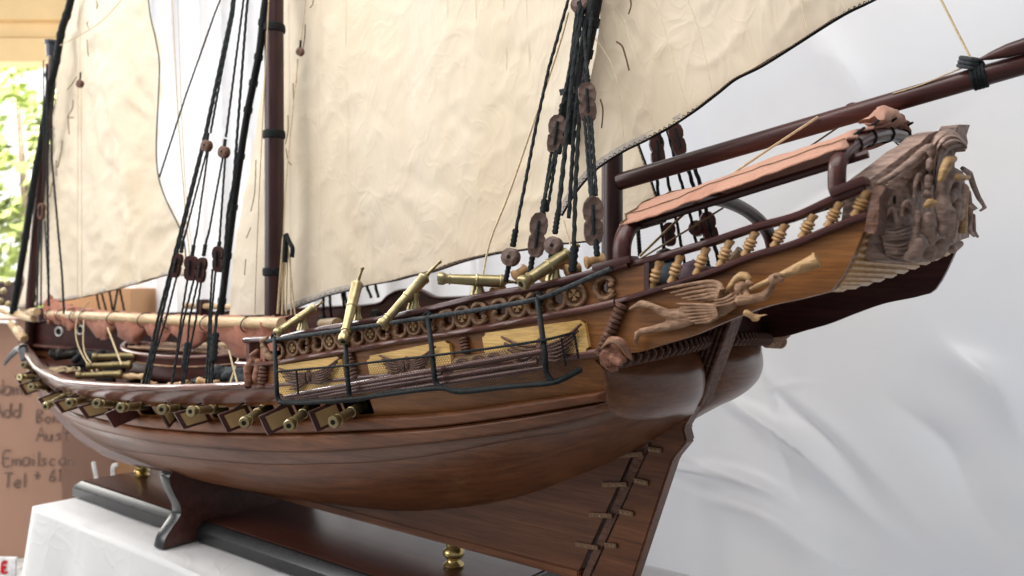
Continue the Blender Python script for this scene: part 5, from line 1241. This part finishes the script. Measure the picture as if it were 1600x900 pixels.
# ---- gear behind the stern balusters
for u, v, r, m, lab in ((1045, 428, .018, 'blue', 'pale blue cloth bundle behind the first stern balusters'), (1083, 428, .017, 'pink', 'mauve cloth bundle behind the stern balusters'), (1040, 405, .014, 'navy', 'dark blue jar behind the first stern balusters')):
    p = aY(u, v, -.15); rr = []
    mb = MB(); P = [[p+Vector((math.sin(b)*math.cos(a)*r*(1+.35*noise.noise(Vector((a*2, b*2, r*100)))), math.sin(b)*math.sin(a)*r, math.cos(b)*r*.95*(1+.2*noise.noise(Vector((a*3, b, 1)))))) for b in np.linspace(0, math.pi, 9)] for a in np.linspace(0, 2*math.pi, 15)[:-1]]
    mb.grid(P, True, True); single('cloth_bundle' if m != 'navy' else 'jar', mb, m, lab, 'bundle' if m != 'navy' else 'jar')
for a, b, r, m, lab in (((1134, 418), (1160, 393), .0075, 'spar', 'pale wooden roll leaning behind the stern balusters'), ((1070, 424), (1083, 420), .0085, 'spar', 'short pale wooden peg behind the stern balusters')):
    p, q = aY(*a, -.1), aY(*b, -.1); mb = MB(); mb.lathe([(0, r), (.9, r), (.91, r*1.12), (1, r*1.1)], p, q, 12); single('wooden_roll', mb, m, lab, 'roll')
# ================================================================== display stand
stand = thing('display_stand', (-1.4, 0, -.507), 'dark red wooden display base with black edge moulding, brass knobs and a curved cradle', 'display stand')
bx = (-2.035, -.785); by = .112
mb = MB(); mb.box(((bx[0]+bx[1])/2, 0, -.487), (bx[1]-bx[0])/2-.004, by-.002, .018, None, .002); part('base_board', mb, 'base', stand, 40)
def mould(path, m):
    prof = [(0, -.037), (.019, -.037), (.019, -.016), (.0175, -.0135), (.004, -.0015), (0, -.001)]
    P = [Vector(p) for p in path]; rows = []
    c = Vector(((bx[0]+bx[1])/2, 0, 0))
    for p, n in zip(P, [Vector((-1, -1, 0)), Vector((1, -1, 0)), Vector((1, 1, 0)), Vector((-1, 1, 0))]): rows.append([p+n*a+Vector((0, 0, -.469+b)) for a, b in prof])
    for i in range(4):
        mb = MB(); mb.grid([rows[i], rows[(i+1) % 4]]); part('edge_moulding', mb, m, stand, 30)
mould([(bx[0], -by, 0), (bx[1], -by, 0), (bx[1], by, 0), (bx[0], by, 0)], 'grey_edge')
for u, zk in ((709, -.428), (222, -.446)):
    p = aY(u, 868, 0) if u > 300 else aY(u, 738, 0); X = p.x; h = zk+.469
    mb = MB(); mb.lathe([(0, .016), (.1, .018), (.16, .016), (.22, .012), (.3, .011), (.42, .0165), (.55, .019), (.68, .0175), (.8, .012), (.86, .0135), (1, .013)], (X, 0, -.469), (X, 0, zk+.001), 18); part('support_knob', mb, 'brass_bright', stand, 50)
# cradle: a cross board with S shaped ends and the hull shape cut out
XC = -1.513; zt_ = -.362
def ucr(y): return None
right = []
hullc = []
for k in range(15):
    z = -.360-.052*k/14*1.0
    hullc.append((-(yS(XC, z)+.001), z))
outl = [aX(u, v, XC) for u, v in ((247, 855), (252, 838), (262, 822), (273, 806), (276, 797), (273, 785), (264, 768), (258, 752), (258, 742), (264, 736))]
S_ = [(p.y, p.z) for p in sm(outl, 4)]; S_[0] = (S_[0][0], ZT+.003)
half = S_+[(y, z) for y, z in hullc if z < S_[-1][1]-.004 and y < -.02]
full = half+[(-y, z) for y, z in reversed(half)]
pcx = [Vector(q) for q in full]; vs, fs, nb = cdt_fill(pcx, .02)
mb = MB(); TH = .017
for s in (-1, 1): mb.add([(XC+s*TH, q.x, q.y) for q in vs], fs, False)
part('cradle', mb, 'base', stand, 30)
mb = MB(); mb.grid([[(XC-TH, q.x, q.y), (XC-TH*.5, q.x*1.012, q.y), (XC+TH*.5, q.x*1.012, q.y), (XC+TH, q.x, q.y)] for q in pcx[:len(S_)]], True); part('cradle_edge', mb, 'grey_edge', stand, 50)
mb = MB(); mb.grid([[(XC-TH, -q.x, q.y), (XC-TH*.5, -q.x*1.012, q.y), (XC+TH*.5, -q.x*1.012, q.y), (XC+TH, -q.x, q.y)] for q in pcx[:len(S_)]], True); part('cradle_edge', mb, 'grey_edge', stand, 50)
XC2 = -1.0
# ================================================================== table and cloth
tx0, tx1, ty0, ty1 = -2.055, -.30, -.213, .32
def tcloth():
    per = []; N_ = 60
    def seg(a, b, n): return [(a[0]+(b[0]-a[0])*i/n, a[1]+(b[1]-a[1])*i/n) for i in range(n)]
    per = seg((tx0, ty0), (tx1, ty0), 90)+seg((tx1, ty0), (tx1, ty1), 30)+seg((tx1, ty1), (tx0, ty1), 90)+seg((tx0, ty1), (tx0, ty0), 30)
    cx, cy = (tx0+tx1)/2, (ty0+ty1)/2; rows = []
    for r in np.linspace(0.02, 1, 22):
        row = []
        for x, y in per:
            X, Yq = cx+(x-cx)*r, cy+(y-cy)*r; zz = ZT-.001+.0022*noise.noise(Vector((X*6, Yq*9, 0)))-.004*(1-abs(noise.noise(Vector((X*3+Yq*9, Yq*3-X*2, 5)))))**9-(.004 if r > .99 else 0)
            row.append((X, Yq, zz))
        rows.append(row)
    L = len(per)
    for d in (.006, .018, .04, .08, .13, .2, .3, .42, .56, .7):
        row = []
        for i, (x, y) in enumerate(per):
            n = Vector((0, 0)); corner = min(i % 240, 240-i % 240)
            if i < 90: n = Vector((0, -1))
            elif i < 120: n = Vector((1, 0))
            elif i < 210: n = Vector((0, 1))
            else: n = Vector((-1, 0))
            if i in (0,): n = Vector((-.7, -.7))
            fl_ = .006+.05*d+.05*min(d*3, 1)*math.sin(i*.55+1.2*noise.noise(Vector((i*.13, 0, 1))))*min(d*2, 1)
            cr = math.exp(-(min(abs(i-0), abs(i-240), abs(i-90), abs(i-120), abs(i-210))/2.5)**2); fl_ += cr*.10*d
            row.append((x+n.x*fl_, y+n.y*fl_, ZT-d*(1-.0)))
        rows.append(row)
    mb = MB(); mb.grid(rows, True, False, True); return mb
single('tablecloth', tcloth(), 'white_cloth', 'white cloth draped over the table under the ship model', 'tablecloth', sharp=0)
mb = MB(); mb.box(((tx0+tx1)/2, (ty0+ty1)/2, ZT-.034), (tx1-tx0)/2-.01, (ty1-ty0)/2-.01, .018)
tb = single('table', mb, 'beam', 'wooden table hidden under the white cloth below the ship', 'table')
for x in (tx0+.06, tx1-.06):
    for y in (ty0+.06, ty1-.06): mb = MB(); mb.box((x, y, (ZT-.04-1.758)/2), .025, .025, (1.758+ZT-.04)/2); part('leg', mb, 'beam', tb)

# ================================================================== setting
mb = MB(); mb.grid([[(x, y, -1.758) for y in np.linspace(-8, 14, 12)] for x in np.linspace(-16, 10, 14)]); o = part('floor', mb, 'ground', None); o['kind'] = 'structure'
# white satin curtain behind the ship
def ridge(x, z, x0, z0_, x1, z1_, w, h):
    d = Vector((x1-x0, z1_-z0_)); L = d.length; d /= L; q = Vector((x-x0, z-z0_)); s = q.dot(d)/L; n = q.dot(Vector((-d.y, d.x)))
    n2 = n+.30*w*math.sin(s*6+w*40); return h*(.45*math.exp(-(n2/w)**2)+.75*math.exp(-abs(n2)/(w*(.38 if n2 > 0 else .9))))*math.exp(-((s-.5)/.40)**2)
YC = .80
def cp(u, v): p = aY(u, v, YC); return (p.x, p.z)
rd = []
for (a, b, w, h) in (((1120, 600), (1360, 800), .030, -.022), ((1060, 700), (1290, 815), .030, -.018), ((1190, 590), (1350, 760), .020, .010), ((1170, 560), (1430, 800), .030, -.008), ((1130, 640), (1200, 680), .012, .004), ((1200, 640), (1240, 780), .012, .004), ((1090, 760), (1330, 880), .05, -.02), ((1480, 520), (1610, 680), .04, -.016), ((1400, 620), (1560, 820), .05, .012), ((1190, 570), (1215, 660), .010, -.004), ((1180, 608), (1270, 600), .008, -.003), ((1040, 720), (1130, 745), .01, -.01), ((1120, 420), (1500, 160), .06, .008), ((1230, 0), (1420, 260), .05, -.008)):
    rd.append((*cp(*a), *cp(*b), w, h))
def curt(x, z):
    y = YC
    wl = 1/(1+math.exp((x+1.35)*5))
    y += wl*(.030*math.sin(x*34+.8*z+1.5*noise.noise(Vector((x*3, z*.5, 0))))+.010*math.sin(x*67+1.3+z*1.1))*(1+.3*noise.noise(Vector((x*2, z, 3))))
    y += .02*noise.noise(Vector((x*.8, z*.7, 2)))+(1-wl)*.012*math.sin(x*7+z*4+2*noise.noise(Vector((x*.9, z*.9, 8))))+(1-wl)*.008*noise.noise(Vector((x*3+z*2, z*3-x*2, 6)))
    for r in rd: y += 1.9*ridge(x, z, *r)
    return y
ta, tb_ = aY(88, -20, YC), aY(206, 470, YC)
rows = []
zs = list(np.linspace(1.7, .5, 40))+list(np.linspace(.49, -.8, 170))+list(np.linspace(-.82, -1.7, 12))
for z in zs:
    xl = ta.x+(tb_.x-ta.x)*(z-ta.z)/(tb_.z-ta.z) if z < ta.z else ta.x
    xl = min(xl, -2.42) if z > tb_.z else tb_.x
    row = [(xl+(-1.2-xl)*i/130 if i < 130 else (-1.2+2.0*(i-130)/230 if i < 360 else .8+1.8*(i-360)/40), 0, z) for i in range(401)]
    rows.append([(x, curt(x, zz), zz) for x, _, zz in row])
mb = MB(); mb.grid(rows); single('white_curtain', mb, 'curtain', 'large white satin sheet hung as a backdrop behind the ship model', 'curtain', sharp=0)
# cardboard boxes at the left with handwriting
def cbox(name, u0, u1, v0, v1, d, m, label, dep=.5, turn=0.0):
    a = aD(u0, v0, d); b = aD(u1, v0, d); c = aD(u0, v1, d); R = Vector((CS, SN, 0)); Fw = Vector((-SN, CS, 0))
    t = thing(name, (a+b)/2+Vector((0, 0, c.z-a.z)), label, 'box'); mb = MB(); p = a+Vector((0, 0, 0)); w = (b-a).length; h = a.z-c.z
    rot = Matrix.Rotation(YAW, 3, 'Z'); cc = (a+b)/2+Fw*dep/2+Vector((0, 0, -h/2)); mb.box(cc, w/2, dep/2, h/2, rot, .006); part('carton', mb, m, t, 40); return t
bxl = cbox('cardboard_box', -160, 97, 498, 872, 2.95, 'card', 'tall brown cardboard box with black handwriting at the left edge', .5)
bxo = cbox('cardboard_box', 99, 204, 450, 800, 3.35, 'card_orange', 'orange brown cardboard box behind the bow, without writing', .5)
LET = {'N': [[(0, 0), (.05, 1), (.6, .05), (.62, 1.0)]], 'a': [[(.5, .5), (.2, .55), (.02, .25), (.2, 0), (.45, .15), (.5, .5), (.55, 0)]], 'm': [[(0, .5), (.05, 0)], [(.04, .35), (.25, .5), (.3, 0)], [(.3, .35), (.52, .5), (.6, 0)]], 'e': [[(.05, .25), (.5, .3), (.3, .52), (.05, .25), (.25, 0), (.5, .08)]],
 'A': [[(0, 0), (.3, 1), (.62, 0)], [(.12, .38), (.5, .38)]], 'd': [[(.45, .45), (.15, .5), (.02, .2), (.2, 0), (.45, .15), (.5, 1), (.52, 0)]], 'B': [[(.05, 0), (.05, 1), (.45, .85), (.1, .52), (.5, .3), (.05, 0)]], 'o': [[(.25, .5), (.02, .25), (.25, 0), (.48, .25), (.25, .5)]], 'n': [[(.02, .5), (.05, 0)], [(.05, .35), (.3, .5), (.42, 0)]],
 'u': [[(.02, .5), (.1, .05), (.35, .08), (.42, .5), (.45, 0)]], 's': [[(.4, .5), (.1, .42), (.38, .18), (.05, 0)]], 't': [[(.2, .9), (.2, .05), (.35, 0)], [(0, .55), (.4, .58)]], 'E': [[(.55, 1), (.05, .98), (.08, 0), (.6, .03)], [(.08, .5), (.45, .52)]], 'i': [[(.1, .5), (.12, 0)], [(.1, .75), (.12, .78)]], 'l': [[(.1, 1), (.12, 0)]],
 'T': [[(0, 1), (.6, .98)], [(.3, .98), (.28, 0)]], '+': [[(.0, .45), (.5, .45)], [(.25, .75), (.25, .15)]], '6': [[(.4, .95), (.1, .5), (.1, .1), (.4, .05), (.42, .4), (.1, .38)]], '1': [[(.05, .8), (.2, 1), (.2, 0)]], ':': [[(.1, .45), (.12, .47)], [(.1, .05), (.12, .07)]], 'c': [[(.4, .45), (.1, .45), (.05, .1), (.4, .05)]], 'r': [[(.02, .5), (.05, 0)], [(.04, .35), (.3, .5)]], 'L': [[(.05, 1), (.05, 0), (.55, 0)]], ' ': []}
def write(txt, u, v, h, d, m, parent, wd=.0030, sp=.66, slant=0.06):
    R = Vector((CS, SN, 0)); o = aD(u, v, d); hs = h*d/FPX; x = 0; mb = MB()
    for ch in txt:
        for st in LET[ch]:
            pts = [o+R*((x+a+slant*b)*hs)+Vector((0, 0, b*hs+.012*hs*math.sin(x*5))) for a, b in st]
            if len(pts) > 3: pts = sm(pts, 4)
            L = []; 
            for i, p in enumerate(pts):
                t = (pts[min(i+1, len(pts)-1)]-pts[max(i-1, 0)]); n = Vector((-SN, CS, 0)).cross(t).normalized() if t.length > 1e-9 else Vector((0, 0, 1)); L.append([p-n*wd*(.8+.2*math.sin(i)), p+n*wd*(.8+.2*math.sin(i))])
            mb.grid(L)
        if mb.v: part('letter', mb, m, parent, 0); mb = MB()
        x += sp if ch not in 'il1: ' else sp*.55
for txt, u, v, h in (('Name', -12, 617, 24), ('Add', -10, 652, 22), ('Bon', 56, 661, 20), ('Aust', 56, 689, 22), ('Email', 3, 728, 23), ('scan', 62, 728, 22), ('Tel', 5, 762, 23), ('+', 52, 752, 20), ('61', 76, 753, 20)): write(txt, u, v, h, 2.945, 'ink', bxl)
# low side table with a white board at the bottom left corner
a = aD(-220, 872, 2.75); mb = MB(); rot = Matrix.Rotation(YAW, 3, 'Z'); c = aD(20, 872, 3.35); Fw = Vector((-SN, CS, 0))
zt2 = bxl.location.z
topz = (zt2-.75)/S+ZT
mb.box(Vector((c.x, c.y, topz-.02)), .85, .75, .019, rot, .005); sd = single('side_table', mb, 'white', 'low white side table carrying the cardboard boxes', 'table')
for x in (-.7, .7):
    for y in (-.6, .6): q = rot@Vector((x, y, 0)); mb = MB(); mb.box(Vector((c.x+q.x, c.y+q.y, (topz-.04-1.758)/2)), .03, .03, (topz-.04+1.758)/2); part('leg', mb, 'white', sd)
pq = [aD(u, v, 2.5) for u, v in ((-160, 868), (24, 872), (20, 960), (-160, 960))]; mb = MB(); mb.prism(pq, [p+Fw*.012 for p in pq]); sg = single('paper_sign', mb, 'paper', 'white sign with red letters in the bottom left corner', 'sign')
write('LE', -9, 894, 15, 2.497, 'red_ink', sg, .006, .8, 0)
# white hooks behind the base
for px, lab in (([(150, 745), (147, 730), (146, 722)], 'straight white peg behind the left end of the display base'), ([(176, 738), (177, 728), (183, 726)], 'bent white peg behind the left end of the display base')):
    p0 = [aD(u, v, 2.18) for u, v in px]; p0[0] = Vector((p0[0].x, p0[0].y, ZT)) if False else p0[0]; mb = MB(); mb.tube(sm([p0[0]+Vector((0, 0, -.035))]+p0, 5), .0055, 8); single('white_peg', mb, 'white', lab, 'peg')
# neighbouring model ship at the far left edge
cq = aD(-12, 455, 2.9); t = thing('model_ship', (cq.x, cq.y, cq.z-.05), 'dark stern of another model ship at the left edge, on the cardboard box', 'ship model')
mb = MB(); mb.box(Vector((cq.x, cq.y, cq.z-.012)), .085, .10, .040, rot, .01); part('hull', mb, 'maroon_x', t)
mb = MB(); mb.box(Vector((cq.x, cq.y, cq.z+.03)), .09, .10, .004, rot, .002); part('rail', mb, 'rail', t)
for u, v in ((5, 455), (13, 475), (0, 470), (12, 442)): mb = MB(); mb.ball(aD(u, v, 2.76), .011); part('fitting', mb, 'brass', t)
# tent beam at the upper left
pb = [aD(u, v, 3.6) for u, v in ((-260, -120), (140, -120), (140, 92), (-260, 92))]
bm_ = thing('ceiling_beam', tuple(sum(pb, Vector())/4-Vector((0, 0, .3))), 'pale orange timber beam across the top left corner above the window', 'beam')
for v0, v1, dd in ((-120, 30, 0), (31, 58, .03), (59, 96, .012)):
    A = [aD(u, v, 3.6+dd) for u, v in ((-260, v0), (150, v0), (150, v1), (-260, v1))]; mb = MB(); mb.prism(A, [p+Fw*.10 for p in A]); part('board', mb, 'beam', bm_, 30)
# bright garden outside
gd = thing('garden_tree', aD(40, 520, 9.0)-Vector((0, 0, 1)), 'sunlit green tree outside the bright opening at the left', 'tree')
rng = random.Random(4); mb = MB()
for k in range(2900):
    u = rng.uniform(-120, 130); v = rng.uniform(100, 520)
    if noise.noise(Vector((u*.02, v*.02, 1))) < -.22: continue
    p = aD(u, v, rng.uniform(8.6, 9.8)); s = rng.uniform(.05, .11); a = Vector((rng.gauss(0, 1), rng.gauss(0, 1), rng.gauss(0, 1))).normalized(); b = a.orthogonal().normalized(); b2 = a.cross(b)
    mb.add([p-b*s, p+b2*s*.5, p+b*s, p-b2*s*.5], [(0, 1, 2, 3)])
part('crown', mb, 'leaf', gd, 0)
mb = MB(); mb.tube([aD(35, 620, 9.3), aD(38, 300, 9.2), aD(25, 120, 9.2)], [.05, .04, .02], 8); part('trunk', mb, 'bark', gd)
mb = MB(); Rv = Vector((CS, SN, 0)); cs = aD(20, 300, 13); mb.grid([[cs+Rv*x+Fw*(-.12*x*x*0)+Vector((0, 0, z)) for z in (-4.2, 0, 6)] for x in (-9, 0, 3.2)]); o = part('sky', mb, emit('sky_glow', (1.0, 1.0, .93), 1.3), None); o['kind'] = 'structure'
sun = bpy.data.lights.new('garden_light', 'AREA'); sun.size = 3; sun.energy = 1500; so = bpy.data.objects.new('garden_light', sun); col.objects.link(so); so.location = W(aD(0, -300, 8.0)); so.rotation_euler = (W(aD(40, 330, 9.2))-so.location).to_track_quat('-Z', 'Y').to_euler()
